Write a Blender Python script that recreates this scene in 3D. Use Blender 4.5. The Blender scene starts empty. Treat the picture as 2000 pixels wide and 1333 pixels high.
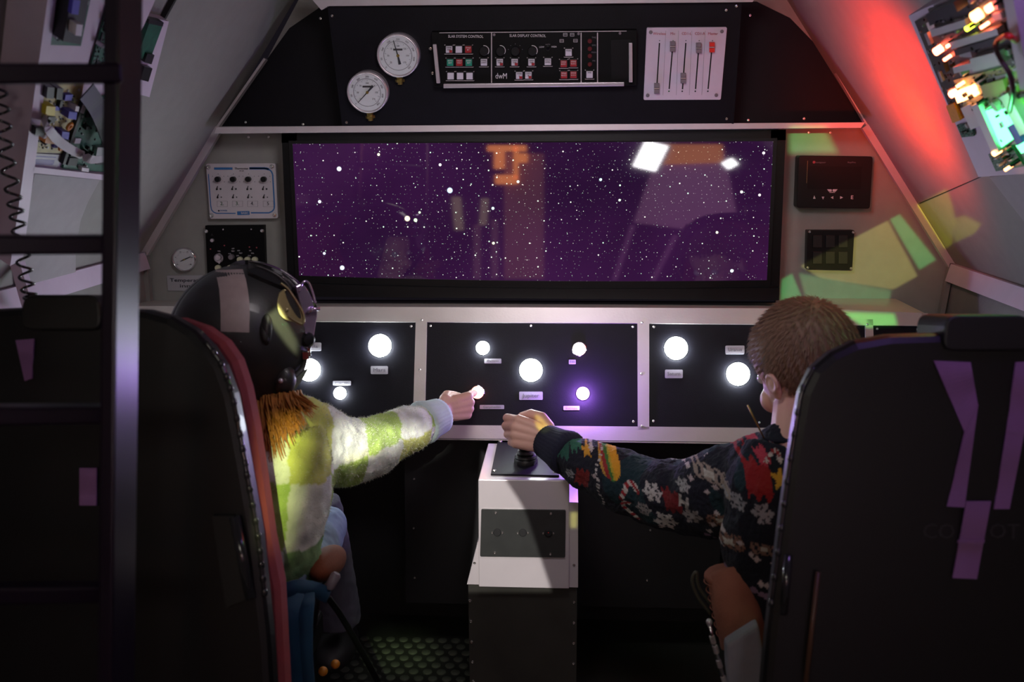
import bpy, math, random
import numpy as np
from mathutils import Vector, Matrix, noise
random.seed(4)
S = bpy.context.scene
V = Vector
R = math.radians
# ------------------------------------------------------------------ camera
FPX = 1944.4
cam_d = bpy.data.cameras.new('camera')
cam = bpy.data.objects.new('camera', cam_d)
S.collection.objects.link(cam)
CM = (Matrix.Translation((0.10, 0, 1.35)) @ Matrix.Rotation(R(3.5), 4, 'Z')
      @ Matrix.Rotation(R(90 - 11.5), 4, 'X') @ Matrix.Rotation(R(-0.32), 4, 'Z'))
cam.matrix_world = CM
cam_d.lens = 35; cam_d.sensor_width = 36; cam_d.clip_start = 0.02
cam_d.dof.use_dof = True; cam_d.dof.focus_distance = 2.3; cam_d.dof.aperture_fstop = 4.0
S.camera = cam
S.view_settings.view_transform = 'Standard'
S.view_settings.look = 'None'
S.view_settings.gamma = 1
S.view_settings.use_curve_mapping = False
S.view_settings.exposure = 0.0
S.cycles.max_bounces = 6
S.cycles.sample_clamp_indirect = 4
# ------------------------------------------------------------------ world and lights
W = bpy.data.worlds.new('world'); S.world = W; W.use_nodes = True
W.node_tree.nodes['Background'].inputs[0].default_value = (0.55, 0.45, 0.65, 1)
W.node_tree.nodes['Background'].inputs[1].default_value = 0.012

def area(name, loc, target, size, col, e, sy=None):
    l = bpy.data.lights.new(name, 'AREA'); l.size = size; l.color = col; l.energy = e
    if sy: l.shape = 'RECTANGLE'; l.size_y = sy
    o = bpy.data.objects.new(name, l); S.collection.objects.link(o)
    o.location = loc
    o.rotation_euler = (V(target) - V(loc)).to_track_quat('-Z', 'Y').to_euler()
    return o
def spot(name, loc, aim, col, e, ang, blend=1.0, r=0.01):
    l = bpy.data.lights.new(name, 'SPOT'); l.color = col; l.energy = e; l.shadow_soft_size = r; l.spot_size = R(ang); l.spot_blend = blend
    o = bpy.data.objects.new(name, l); S.collection.objects.link(o); o.location = loc
    o.rotation_euler = (V(aim) - V(loc)).to_track_quat('-Z', 'Y').to_euler(); return o
def point(name, loc, col, e, r=0.01):
    l = bpy.data.lights.new(name, 'POINT'); l.color = col; l.energy = e; l.shadow_soft_size = r
    o = bpy.data.objects.new(name, l); S.collection.objects.link(o); o.location = loc
    return o
area('ceiling_fill', (0.05, 1.25, 1.80), (0.0, 2.6, 0.95), 0.30, (1.0, 0.90, 0.93), 2.6).data.spread = R(95)  # added soft white fill from above, no fixture in the ceiling
area('warm_room_light', (-0.45, -0.7, 1.7), (0.0, 2.5, 0.9), 0.4, (1.0, 0.93, 0.80), 3.6)
area('purple_side_light', (0.62, 1.05, 1.60), (0.0, 2.1, 0.4), 0.12, (0.50, 0.26, 1.0), 0.6)
area('magenta_back_light', (0.95, -0.6, 1.55), (0.75, 1.35, 0.8), 0.2, (0.55, 0.14, 0.8), 0.9)
# ------------------------------------------------------------------ ray helpers
CO = CM.translation.copy(); CR = CM.to_3x3()
def ray(px, py):
    return (CR @ V(((px - 1000) / FPX, -(py - 666.5) / FPX, -1))).normalized()
class Plane:
    def __init__(s, o, n, r=None):
        s.o = V(o); s.n = V(n).normalized()
        r = V(r) if r is not None else CR @ V((1, 0, 0))
        s.r = (r - s.n * r.dot(s.n)).normalized(); s.u = s.n.cross(s.r).normalized()
    def at(s, px, py, h=0.0):
        d = ray(px, py); o = s.o + s.n * h
        return CO + d * ((o - CO).dot(s.n) / d.dot(s.n))
    def sc(s, px, py):
        p = s.at(px, py); return (p - CO).dot(CR @ V((0, 0, -1))) / FPX
def YP(y): return Plane((0, y, 0), (0, -1, 0))
def ZP(z): return Plane((0, 0, z), (0, 0, 1), (1, 0, 0))
def P(px, py, y): return YP(y).at(px, py)
# ------------------------------------------------------------------ materials
def mat(name, col, rough=0.6, metal=0.0, emit=None, es=1.0, var=0.12, vs=30, bump=0.0, bs=200, spec=0.5, attr=None, trans=0, coat=0):
    m = bpy.data.materials.new(name); m.use_nodes = True
    nt = m.node_tree; b = nt.nodes['Principled BSDF']
    b.inputs['Roughness'].default_value = rough; b.inputs['Metallic'].default_value = metal
    b.inputs['Specular IOR Level'].default_value = spec
    b.inputs['Transmission Weight'].default_value = trans
    b.inputs['Coat Weight'].default_value = coat
    tc = nt.nodes.new('ShaderNodeTexCoord')
    c = (*col, 1)
    if attr:
        a = nt.nodes.new('ShaderNodeVertexColor'); a.layer_name = attr
        nt.links.new(a.outputs[0], b.inputs['Base Color'])
    elif var > 0:
        n = nt.nodes.new('ShaderNodeTexNoise'); n.inputs['Scale'].default_value = vs; n.inputs['Detail'].default_value = 5
        nt.links.new(tc.outputs['Object'], n.inputs['Vector'])
        mx = nt.nodes.new('ShaderNodeMix'); mx.data_type = 'RGBA'
        mx.inputs[6].default_value = tuple(max(0, x * (1 - var)) for x in col) + (1,)
        mx.inputs[7].default_value = tuple(min(1, x * (1 + var)) for x in col) + (1,)
        nt.links.new(n.outputs[0], mx.inputs[0]); nt.links.new(mx.outputs[2], b.inputs['Base Color'])
    else:
        b.inputs['Base Color'].default_value = c
    if bump > 0:
        n2 = nt.nodes.new('ShaderNodeTexNoise'); n2.inputs['Scale'].default_value = bs; n2.inputs['Detail'].default_value = 3
        nt.links.new(tc.outputs['Object'], n2.inputs['Vector'])
        bp = nt.nodes.new('ShaderNodeBump'); bp.inputs['Strength'].default_value = bump; bp.inputs['Distance'].default_value = 0.002
        nt.links.new(n2.outputs[0], bp.inputs['Height']); nt.links.new(bp.outputs[0], b.inputs['Normal'])
    if emit:
        b.inputs['Emission Color'].default_value = (*emit, 1); b.inputs['Emission Strength'].default_value = es
    return m
M = dict(
 wall=mat('grey_wall_paint', (0.235, 0.225, 0.215), 0.65, bump=0.25, bs=350),
 wall2=mat('grey_wall_pink_lit', (0.30, 0.275, 0.29), 0.6, bump=0.2, bs=350),  # the wall grey again, with the pinkish light on it mixed in
 bulk=mat('bulkhead_paint', (0.30, 0.30, 0.28), 0.55, bump=0.15, bs=400),
 ceil=mat('ceiling_paint', (0.10, 0.10, 0.10), 0.7),
 trim=mat('trim_aluminium', (0.60, 0.55, 0.57), 0.4, 0.35, var=0.08),
 blackpanel=mat('black_panel', (0.006, 0.0055, 0.009), 0.5, bump=0.15, bs=500, var=0.3, spec=0.16),
 blackwall=mat('black_wall', (0.008, 0.008, 0.009), 0.6, var=0.3),
 carpet=mat('dark_floor', (0.022, 0.024, 0.02), 0.5, var=0.3),
 stud=mat('rubber_stud', (0.075, 0.085, 0.065), 0.42, var=0.3),
 console=mat('console_aluminium', (0.58, 0.55, 0.50), 0.38, 0.25, var=0.12, vs=14, bump=0.1),
 pedestal=mat('pedestal_aluminium', (0.66, 0.61, 0.62), 0.32, 0.3, var=0.12, vs=9),
 screw=mat('steel_screw', (0.75, 0.74, 0.72), 0.25, 1.0, var=0.0),
 hole=mat('dark_hole', (0.01, 0.01, 0.01), 0.8, var=0),
 bezel=mat('monitor_plastic', (0.005, 0.005, 0.006), 0.4, var=0.2, spec=0.25),
 black=mat('black_plastic', (0.006, 0.006, 0.007), 0.4, var=0.2, spec=0.3),
 rubber=mat('black_rubber', (0.010, 0.010, 0.010), 0.5, var=0.2),
 white=mat('white_plastic', (0.62, 0.58, 0.62), 0.4, var=0.08),
 fader=mat('fader_plate_paint', (0.62, 0.55, 0.66), 0.45, var=0.08),
 dial=mat('dial_face', (0.62, 0.64, 0.66), 0.35, var=0.06),
 chrome=mat('chrome', (0.8, 0.8, 0.8), 0.12, 1.0, var=0),
 brass=mat('brass', (0.42, 0.32, 0.10), 0.35, 0.9),
 ink=mat('black_ink', (0.02, 0.02, 0.03), 0.6, var=0),
 blue=mat('blue_print', (0.03, 0.16, 0.42), 0.5, var=0),
 greenink=mat('green_ink', (0.02, 0.12, 0.04), 0.6, var=0),
 redink=mat('red_ink', (0.45, 0.08, 0.10), 0.5, var=0),
 lightink=mat('white_print', (0.68, 0.64, 0.66), 0.5, var=0),
 greyink=mat('grey_print', (0.16, 0.155, 0.18), 0.5, var=0),
 dimink=mat('dim_print', (0.035, 0.03, 0.035), 0.6, var=0),
 redbtn=mat('red_button', (0.28, 0.02, 0.025), 0.3, emit=(0.5, 0.02, 0.02), es=0.05, var=0.1),
 greenbtn=mat('green_button', (0.02, 0.22, 0.15), 0.3, emit=(0.02, 0.35, 0.2), es=0.04, var=0.1),
 whitebtn=mat('white_button', (0.62, 0.58, 0.66), 0.35, var=0.06),
 redcap=mat('red_cap', (0.75, 0.03, 0.02), 0.35, var=0.1),
 greycap=mat('grey_cap', (0.20, 0.17, 0.19), 0.4, var=0.15),
 rackblack=mat('rack_black', (0.003, 0.003, 0.0035), 0.5, var=0.2, spec=0.15),
 silver=mat('silver_metal', (0.70, 0.64, 0.68), 0.32, 0.6, var=0.05),
 ladder=mat('ladder_paint', (0.010, 0.004, 0.015), 0.30, 0.0, var=0.15, coat=0.0, spec=0.4),  # purple of the post's sheen is mixed into the near-black base
 plate=mat('label_plate', (0.42, 0.41, 0.44), 0.45, var=0.03),
 shell=mat('seat_shell', (0.004, 0.0035, 0.005), 0.42, var=0.3, coat=0.05),
 cushion=mat('red_fabric', (0.40, 0.07, 0.08), 0.9, bump=0.6, bs=600, var=0.25),
 quilt=mat('orange_quilt', (0.34, 0.13, 0.085), 0.9, bump=0.6, bs=500, var=0.25),
 strap=mat('lilac_strap', (0.32, 0.15, 0.36), 0.7, bump=0.5, bs=900, var=0.12),
 strapblue=mat('blue_strap', (0.012, 0.075, 0.15), 0.8, bump=0.6, bs=900, var=0.5, vs=18),
 seatgrey=mat('seat_grey_cloth', (0.30, 0.30, 0.36), 0.8, bump=0.5, bs=500, var=0.2),
 seatblue=mat('seat_blue_cloth', (0.10, 0.08, 0.30), 0.8, var=0.2),
 helmet=mat('helmet_charcoal', (0.022, 0.022, 0.023), 0.42, var=0.25, bump=0.15, bs=300, coat=0.15),
 tape=mat('reflective_tape', (0.34, 0.26, 0.26), 0.45, var=0.2, vs=60),
 visor=mat('visor_cover', (0.010, 0.009, 0.010), 0.12, var=0, coat=0.6),
 olive=mat('olive_gold', (0.26, 0.22, 0.11), 0.3, 0.7, var=0.25),
 smoke=mat('lilac_metal', (0.55, 0.42, 0.62), 0.15, 0.8, var=0.1),
 hair1=mat('orange_hair', (0.44, 0.17, 0.04), 0.55, var=0.4, vs=80),
 hair2=mat('light_brown_hair', (0.20, 0.11, 0.07), 0.6, var=0.4, vs=90),
 skin=mat('skin', (0.66, 0.38, 0.30), 0.5, var=0.08, vs=25, bump=0.1),
 eye=mat('eye_white', (0.75, 0.75, 0.72), 0.2, var=0),
 cuff=mat('pale_blue_knit', (0.52, 0.62, 0.64), 0.9, bump=0.7, bs=700, var=0.1),
 cuffdark=mat('dark_knit_cuff', (0.012, 0.014, 0.035), 0.9, bump=0.8, bs=700, var=0.2),
 denim=mat('light_denim', (0.20, 0.28, 0.36), 0.85, bump=0.5, bs=700, var=0.25, vs=25),
 denim2=mat('grey_denim', (0.085, 0.08, 0.105), 0.85, bump=0.5, bs=700, var=0.35, vs=25),
 shoe=mat('dark_shoe', (0.015, 0.013, 0.015), 0.6),
 knit1=mat('pastel_knit', (1, 1, 1), 0.95, attr='col', bump=0.8, bs=450),
 knit2=mat('festive_knit', (1, 1, 1), 0.95, attr='col', bump=0.8, bs=450),
 straw=mat('brass_wire', (0.45, 0.30, 0.08), 0.4, 0.6, var=0),
 orange=mat('orange_plastic', (0.55, 0.20, 0.02), 0.35),
 cord=mat('black_cord', (0.008, 0.008, 0.010), 0.25, var=0, coat=0.5),
 pcb_green=mat('green_board', (0.012, 0.10, 0.06), 0.4, var=0.7, vs=70),
 pcb_yellow=mat('yellow_board', (0.42, 0.36, 0.13), 0.5, var=0.45, vs=60),
 pcb_dark=mat('dark_board', (0.03, 0.025, 0.02), 0.4, var=0.6, vs=70),
 box=mat('lilac_box_paint', (0.56, 0.46, 0.58), 0.5, var=0.06),
 chip=mat('black_chip', (0.012, 0.012, 0.014), 0.35, var=0.1),
 cap=mat('silver_can', (0.5, 0.5, 0.52), 0.3, 0.7, var=0),
 bluecap=mat('blue_component', (0.06, 0.05, 0.45), 0.35, var=0),
 yellowcap=mat('yellow_component', (0.6, 0.5, 0.03), 0.4, var=0),
 coil=mat('orange_coil', (0.7, 0.25, 0.02), 0.4, var=0.3, vs=300),
 ribbon=mat('grey_ribbon', (0.45, 0.42, 0.46), 0.45, var=0.1),
 wire=mat('dark_wire', (0.05, 0.02, 0.02), 0.45, var=0),
 tan=mat('tan_shield', (0.45, 0.24, 0.10), 0.5, var=0.15),
 disc=mat('white_lamp', (0.9, 0.9, 0.9), 0.4, emit=(0.86, 0.95, 1.0), es=70, var=0),
 disc_s=mat('white_small_lamp', (0.9, 0.9, 0.9), 0.4, emit=(0.86, 0.95, 1.0), es=70, var=0),
 lamp_or=mat('amber_lamp', (0.9, 0.7, 0.6), 0.4, emit=(1.0, 0.55, 0.50), es=5, var=0),
 lamp_red=mat('red_lamp', (0.9, 0.2, 0.2), 0.4, emit=(1.0, 0.20, 0.13), es=12, var=0),
 lamp_vio=mat('violet_lamp', (0.7, 0.5, 0.9), 0.4, emit=(0.50, 0.22, 1.0), es=70, var=0),
 led_red=mat('red_led', (1, .3, .2), 0.4, emit=(1.0, 0.12, 0.06), es=22, var=0),
 led_green=mat('green_led', (.3, 1, .4), 0.4, emit=(0.08, 1.0, 0.22), es=6, var=0),
 led_yel=mat('yellow_led', (1, 1, .3), 0.4, emit=(0.75, 1.0, 0.05), es=6, var=0),
 led_orange=mat('orange_led', (1, .6, .3), 0.4, emit=(1.0, 0.35, 0.12), es=8, var=0),
)
# ------------------------------------------------------------------ object helpers
ORG = {}
def link(o): S.collection.objects.link(o); return o
def empty(name, loc, label=None, cat=None, group=None, parent=None):
    o = link(bpy.data.objects.new(name, None)); o.empty_display_size = 0.05
    loc = V(loc); ORG[o.name] = loc
    if parent is not None: o.parent = parent; o.location = loc - ORG[parent.name]
    else: o.location = loc
    tag(o, label, cat, group); return o
def tag(o, label=None, cat=None, group=None, kind=None):
    if label: o['label'] = label
    if cat: o['category'] = cat
    if group: o['group'] = group
    if kind: o['kind'] = kind
    return o
def join(geos):
    v, f = [], []
    for g in geos:
        n = len(v); v += [V(x) for x in g[0]]; f += [[i + n for i in q] for q in g[1]]
    return v, f
def ob(name, geo, m, parent=None, smooth=False, bev=0, label=None, kind=None, cat=None, group=None, fixn=True):
    if isinstance(geo, list): geo = join(geo)
    v, f = geo
    o0 = sum((V(x) for x in v), V()) / len(v)
    me = bpy.data.meshes.new(name)
    me.from_pydata([V(x) - o0 for x in v], [], f); me.validate(); me.update()
    if fixn:
        import bmesh
        b = bmesh.new(); b.from_mesh(me); bmesh.ops.recalc_face_normals(b, faces=b.faces); b.to_mesh(me); b.free()
    if smooth:
        me.shade_smooth()
        if smooth == 2: me.set_sharp_from_angle(angle=R(40))
    me.materials.append(M[m] if isinstance(m, str) else m)
    o = link(bpy.data.objects.new(name, me)); ORG[o.name] = o0
    if parent is not None:
        o.parent = parent; o.location = o0 - ORG[parent.name]
    else: o.location = o0
    if bev:
        bm = o.modifiers.new('bevel', 'BEVEL'); bm.width = bev; bm.segments = 2; bm.limit_method = 'ANGLE'
    tag(o, label, cat, group, kind)
    return o
def prism(a, b):
    n = len(a)
    f = [list(range(n))[::-1], [i + n for i in range(n)]]
    for i in range(n):
        j = (i + 1) % n; f.append([i, j, j + n, i + n])
    return list(a) + list(b), f
def ext(pts, n, t):   # extrude polygon by vector
    return prism([V(p) for p in pts], [V(p) + V(n) * t for p in pts])
def pq(pl, poly, h0, h1):   # polygon seen in pixels on a plane; its face lies at height h1, its back at h0
    top = [pl.at(x, y, h1) for x, y in poly]
    return prism([p - pl.n * (h1 - h0) for p in top], top)
def pr(pl, x0, y0, x1, y1, h0, h1): return pq(pl, [(x0, y0), (x1, y0), (x1, y1), (x0, y1)], h0, h1)
def box(c, sx, sy, sz, rot=None):
    c = V(c); r = rot if rot else Matrix.Identity(3)
    v = [c + r @ V((x * sx / 2, y * sy / 2, z * sz / 2)) for z in (-1, 1) for x, y in ((-1, -1), (1, -1), (1, 1), (-1, 1))]
    return v, [[3, 2, 1, 0], [4, 5, 6, 7], [0, 1, 5, 4], [1, 2, 6, 5], [2, 3, 7, 6], [3, 0, 4, 7]]
def lathe(c, ax, prof, n=24, r=None):   # prof = [(radius, height)]
    ax = V(ax).normalized(); t = V(r) if r else (V((1, 0, 0)) if abs(ax.x) < .8 else V((0, 1, 0)))
    a = (t - ax * t.dot(ax)).normalized(); b = ax.cross(a); v = []; f = []
    for rr, h in prof:
        for i in range(n):
            q = 2 * math.pi * i / n
            v.append(V(c) + ax * h + (a * math.cos(q) + b * math.sin(q)) * rr)
    for k in range(len(prof) - 1):
        for i in range(n):
            j = (i + 1) % n; f.append([k * n + i, k * n + j, (k + 1) * n + j, (k + 1) * n + i])
    f.append(list(range(n))[::-1]); f.append([(len(prof) - 1) * n + i for i in range(n)])
    return v, f
def pc(pl, x, y, rpx, h0, h1, n=24, prof=None):   # disc on plane, radius in pixels
    p = pl.at(x, y, h1) - pl.n * h1; s = pl.sc(x, y); r = rpx * s
    if prof: return lathe(p, pl.n, [(a * r, b) for a, b in prof], n)
    e = min(r * .15, (h1 - h0) * .3)
    return lathe(p, pl.n, [(r, h0), (r, h1 - e), (r - e, h1)], n)
def ring(c, ax, R0, r0, n=28, k=8):
    ax = V(ax).normalized(); t = V((1, 0, 0)) if abs(ax.x) < .8 else V((0, 1, 0))
    a = (t - ax * t.dot(ax)).normalized(); b = ax.cross(a); v = []; f = []
    for i in range(n):
        q = 2 * math.pi * i / n; d = a * math.cos(q) + b * math.sin(q)
        for j in range(k):
            w = 2 * math.pi * j / k; v.append(V(c) + d * (R0 + r0 * math.cos(w)) + ax * r0 * math.sin(w))
    for i in range(n):
        for j in range(k):
            f.append([i * k + j, ((i + 1) % n) * k + j, ((i + 1) % n) * k + (j + 1) % k, i * k + (j + 1) % k])
    return v, f
def tube(pts, rad, n=10, up=None, flat=None, caps=True):
    pts = [V(p) for p in pts]; m = len(pts)
    if not isinstance(rad, (list, tuple)): rad = [rad] * m
    v = []; f = []; u = None
    for i, p in enumerate(pts):
        t = (pts[min(i + 1, m - 1)] - pts[max(i - 1, 0)]).normalized()
        if u is None:
            u = V(up) if up else (V((0, 0, 1)) if abs(t.z) < .9 else V((1, 0, 0)))
        if up: u = V(up)
        u = (u - t * u.dot(t)).normalized(); w = t.cross(u)
        r = rad[i]; ra, rb = (r if isinstance(r, (list, tuple)) else (r, r))
        if flat: rb = ra * flat
        for k in range(n):
            q = 2 * math.pi * k / n; v.append(p + u * math.cos(q) * ra + w * math.sin(q) * rb)
    for i in range(m - 1):
        for k in range(n):
            j = (k + 1) % n; f.append([i * n + k, i * n + j, (i + 1) * n + j, (i + 1) * n + k])
    if caps: f.append(list(range(n))[::-1]); f.append([(m - 1) * n + i for i in range(n)])
    return v, f
def ell(c, rx, ry, rz, rot=None, n=20, m=14):
    v = [V((0, 0, 1))]; f = []
    for i in range(1, m):
        a = math.pi * i / m
        for j in range(n):
            b = 2 * math.pi * j / n; v.append(V((math.sin(a) * math.cos(b), math.sin(a) * math.sin(b), math.cos(a))))
    v.append(V((0, 0, -1)))
    for j in range(n): f.append([0, 1 + j, 1 + (j + 1) % n])
    for i in range(m - 2):
        for j in range(n):
            a = 1 + i * n; f.append([a + j, a + n + j, a + n + (j + 1) % n, a + (j + 1) % n])
    l = 1 + (m - 2) * n
    for j in range(n): f.append([l + j, len(v) - 1, l + (j + 1) % n])
    rot = rot or Matrix.Identity(3)
    return [V(c) + rot @ V((p.x * rx, p.y * ry, p.z * rz)) for p in v], f
def limb(pts, rad, n=14):    # tube with round ends and joints, for fusing
    g = [tube(pts, rad, n)]
    for i in (0, -1): g.append(ell(pts[i], rad[i], rad[i], rad[i], n=n, m=10))
    return g
def spline(pts, k=6):
    pts = [V(p) for p in pts]; o = []
    q = [pts[0] * 2 - pts[1]] + pts + [pts[-1] * 2 - pts[-2]]
    for i in range(1, len(q) - 2):
        for s in range(k):
            t = s / k; a, b, c, d = q[i - 1:i + 3]
            o.append(.5 * ((2 * b) + (c - a) * t + (2 * a - 5 * b + 4 * c - d) * t * t + (3 * b - 3 * c + d - a) * t ** 3))
    o.append(pts[-1]); return o
def fuse(geos, vox, sm=4, disp=None):
    v, f = join(geos)
    me = bpy.data.meshes.new('t'); me.from_pydata(v, [], f); me.validate(); me.update()
    o = link(bpy.data.objects.new('t', me))
    r = o.modifiers.new('r', 'REMESH'); r.mode = 'VOXEL'; r.voxel_size = vox
    s = o.modifiers.new('s', 'SMOOTH'); s.iterations = sm; s.factor = 0.5
    dg = bpy.context.evaluated_depsgraph_get()
    m2 = bpy.data.meshes.new_from_object(o.evaluated_get(dg))
    V2 = np.empty(len(m2.vertices) * 3, np.float32); m2.vertices.foreach_get('co', V2)
    N2 = np.empty(len(m2.vertices) * 3, np.float32); m2.vertices.foreach_get('normal', N2)
    V2 = V2.reshape(-1, 3); N2 = N2.reshape(-1, 3)
    F2 = [list(p.vertices) for p in m2.polygons]
    bpy.data.objects.remove(o)
    if disp is not None:
        V2 = V2 + N2 * disp(V2)[:, None]
    return V2, F2, N2
def fob(name, geos, vox, m, parent, sm=4, disp=None, colf=None, **kw):
    v, f, n = fuse(geos, vox, sm, disp)
    o = ob(name, ([V(x) for x in v.tolist()], f), m, parent, smooth=1, fixn=False, **kw)
    if colf is not None:
        c = colf(v); ca = o.data.color_attributes.new('col', 'FLOAT_COLOR', 'POINT')
        buf = np.ones((len(v), 4), np.float32); buf[:, :3] = c
        ca.data.foreach_set('color', buf.ravel())
    return o
def noise3(v, s, seed=0):
    return np.array([noise.noise(V((x * s + seed, y * s, z * s))) for x, y, z in v.tolist()])
FONT = {}
def text(s, pl, px, py, hpx, m, parent, h=0.001, t=0.0006, name='lettering', rot=0, bold=0, kind=None, wpx=None):
    c = bpy.data.curves.new('t', 'FONT'); c.body = s; c.align_x = 'CENTER'; c.align_y = 'CENTER'; c.extrude = 0.02; c.offset = bold
    c.resolution_u = 2
    o = link(bpy.data.objects.new('t', c)); dg = bpy.context.evaluated_depsgraph_get()
    me = bpy.data.meshes.new_from_object(o.evaluated_get(dg))
    p = pl.at(px, py, h); sc = pl.sc(px, py) * hpx / 0.72
    xs = [q.co.x for q in me.vertices]; w = max(xs) - min(xs)
    sx = sc if wpx is None else pl.sc(px, py) * wpx / w
    vr = CR @ V((1, 0, 0)); r = pl.r; u = pl.u
    if rot: 
        r, u = r * math.cos(rot) + u * math.sin(rot), u * math.cos(rot) - r * math.sin(rot)
    vs = [p + r * q.co.x * sx + u * q.co.y * sc + pl.n * (q.co.z / 0.02 * t) for q in me.vertices]
    fs = [list(q.vertices) for q in me.polygons]
    bpy.data.objects.remove(o)
    return ob(name, (vs, fs), m, parent, kind=kind, fixn=False)
SCREW = {}
def screw(pl, px, py, rpx, parent, h=0.0, name='screw', m='screw', world=None):
    if m not in SCREW:
        v, f = lathe((0, 0, 0), (0, 0, 1), [(1, 0), (1, .25), (.8, .55), (.45, .6), (.42, .35), (.1, .35)], 10)
        me = bpy.data.meshes.new('screw'); me.from_pydata(v, [], f); me.shade_smooth(); me.set_sharp_from_angle(angle=R(40)); me.materials.append(M[m]); SCREW[m] = me
    o = link(bpy.data.objects.new(name, SCREW[m]))
    p = world if world is not None else pl.at(px, py, h); r = rpx * pl.sc(px, py) if world is None else rpx
    ORG[o.name] = p; o.parent = parent; o.location = p - ORG[parent.name]
    o.scale = (r, r, r); o.rotation_euler = pl.n.to_track_quat('Z', 'Y').to_euler()
    return o
def rrect(x0, y0, x1, y1, r, k=4):
    o = []
    for cx, cy, a0 in ((x1 - r, y0 + r, -90), (x1 - r, y1 - r, 0), (x0 + r, y1 - r, 90), (x0 + r, y0 + r, 180)):
        for i in range(k + 1):
            a = R(a0 + 90 * i / k); o.append((cx + r * math.cos(a), cy + r * math.sin(a)))
    return o
# ------------------------------------------------------------------ point light masked into drawn coloured patches (convex beams)
def gobo(name, loc, patches, energy, rad=0.004):
    o = point(name, loc, (1, 1, 1), energy, rad); l = o.data; l.use_nodes = True
    nt = l.node_tree; em = nt.nodes['Emission']; L = nt.links
    tc = nt.nodes.new('ShaderNodeTexCoord'); sp = nt.nodes.new('ShaderNodeSeparateXYZ'); L.new(tc.outputs['Normal'], sp.inputs[0])
    def mth(op, a, b=None, c=None):
        n = nt.nodes.new('ShaderNodeMath'); n.operation = op
        for i, x in enumerate((a, b, c)):
            if x is None: continue
            if isinstance(x, (int, float)): n.inputs[i].default_value = x
            else: L.new(x, n.inputs[i])
        return n.outputs[0]
    a = mth('DIVIDE', sp.outputs[0], sp.outputs[1]); b = mth('DIVIDE', sp.outputs[2], sp.outputs[1])
    tot = None
    for pts, col, soft in patches:
        q = [((p - V(loc)).x / (p - V(loc)).y, (p - V(loc)).z / (p - V(loc)).y) for p in pts]
        ar = sum(q[i][0] * q[(i + 1) % len(q)][1] - q[(i + 1) % len(q)][0] * q[i][1] for i in range(len(q)))
        if ar < 0: q = q[::-1]
        msk = None
        for i in range(len(q)):
            (x0, y0), (x1, y1) = q[i], q[(i + 1) % len(q)]
            nx, ny = -(y1 - y0), (x1 - x0); ln = math.hypot(nx, ny) or 1; nx /= ln; ny /= ln
            d = mth('MULTIPLY_ADD', a, nx, -(nx * x0 + ny * y0)); d = mth('MULTIPLY_ADD', b, ny, d)
            e = mth('MULTIPLY', d, 1 / soft)
            e2 = nt.nodes.new('ShaderNodeClamp'); L.new(e, e2.inputs[0])
            msk = e2.outputs[0] if msk is None else mth('MULTIPLY', msk, e2.outputs[0])
        vm = nt.nodes.new('ShaderNodeVectorMath'); vm.operation = 'SCALE'; vm.inputs[0].default_value = col; L.new(msk, vm.inputs['Scale'])
        if tot is None: tot = vm.outputs[0]
        else:
            ad = nt.nodes.new('ShaderNodeVectorMath'); L.new(tot, ad.inputs[0]); L.new(vm.outputs[0], ad.inputs[1]); tot = ad.outputs[0]
    L.new(tot, em.inputs['Color'])
    return o
# ================================================================== the setting
YB = 2.62
BL = [P(x, y, YB) for x, y in ((622, 16), (565, 55), (522, 115), (430, 247), (287, 490), (297, 602))]
BR = [P(x, y, YB) for x, y in ((1478, 3), (1543, 35), (1603, 97), (1688, 243), (1855, 512), (1832, 628))]
def struct(name, geo, m, **k):
    p = k.pop('parent', None)
    return ob(name, geo, m, p, kind=None if p else 'structure', **k)
Y0 = -2.3
def strip(a, b, y0, y1, inward, t=0.02):
    q = [V((a.x, y1, a.z)), V((b.x, y1, b.z)), V((b.x, y0, b.z)), V((a.x, y0, a.z))]
    n = (q[1] - q[0]).cross(q[3] - q[0]).normalized()
    if n.dot(V(inward)) > 0: n = -n
    return ext(q, n, t)
floor = struct('floor', box((0, .2, -0.02), 3.2, 5.4, 0.04), 'carpet')
lowL = V((BL[5].x + .02, 0, 0.0)); lowR = V((BR[5].x - .02, 0, 0.0))
ZC = 1.86     # ceiling height
def upto(d, c): return d + (c - d) * ((ZC - d.z) / (c.z - d.z))
TL = upto(BL[4], BL[3]); TR = upto(BR[4], BR[3])
struct('wall_left', strip(BL[3], BL[4], Y0, YB, (1, 0, 0)), 'wall'); struct('wall_left_upper', strip(TL, BL[3], Y0, YB, (1, 0, 0)), 'wall')
struct('wall_left_lower', [strip(BL[4], lowL, Y0, YB, (1, 0, 0))], 'wall')
struct('wall_right', strip(BR[3], BR[4], Y0, YB, (-1, 0, 0)), 'wall'); struct('wall_right_upper', strip(TR, BR[3], Y0, YB, (-1, 0, 0)), 'wall')
struct('wall_front_arch', ext([BL[2], BL[1], BL[0], V((BL[0].x, YB, BL[0].z + .001)), BR[0], BR[1], BR[2], TR, TL], (0, 1, 0), .03), 'wall')
struct('wall_right_lower', [strip(BR[4], lowR, Y0, YB, (-1, 0, 0))], 'wall')
struct('ceiling', ext([V((TL.x - .02, Y0, ZC)), V((TR.x + .02, Y0, ZC)), V((TR.x + .02, YB + .03, ZC)), V((TL.x - .02, YB + .03, ZC))], (0, 0, 1), .03), 'ceil')
struct('wall_back', box((0, Y0 - .05, 1.0), 3.2, .04, 2.2), 'blackwall')
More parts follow.
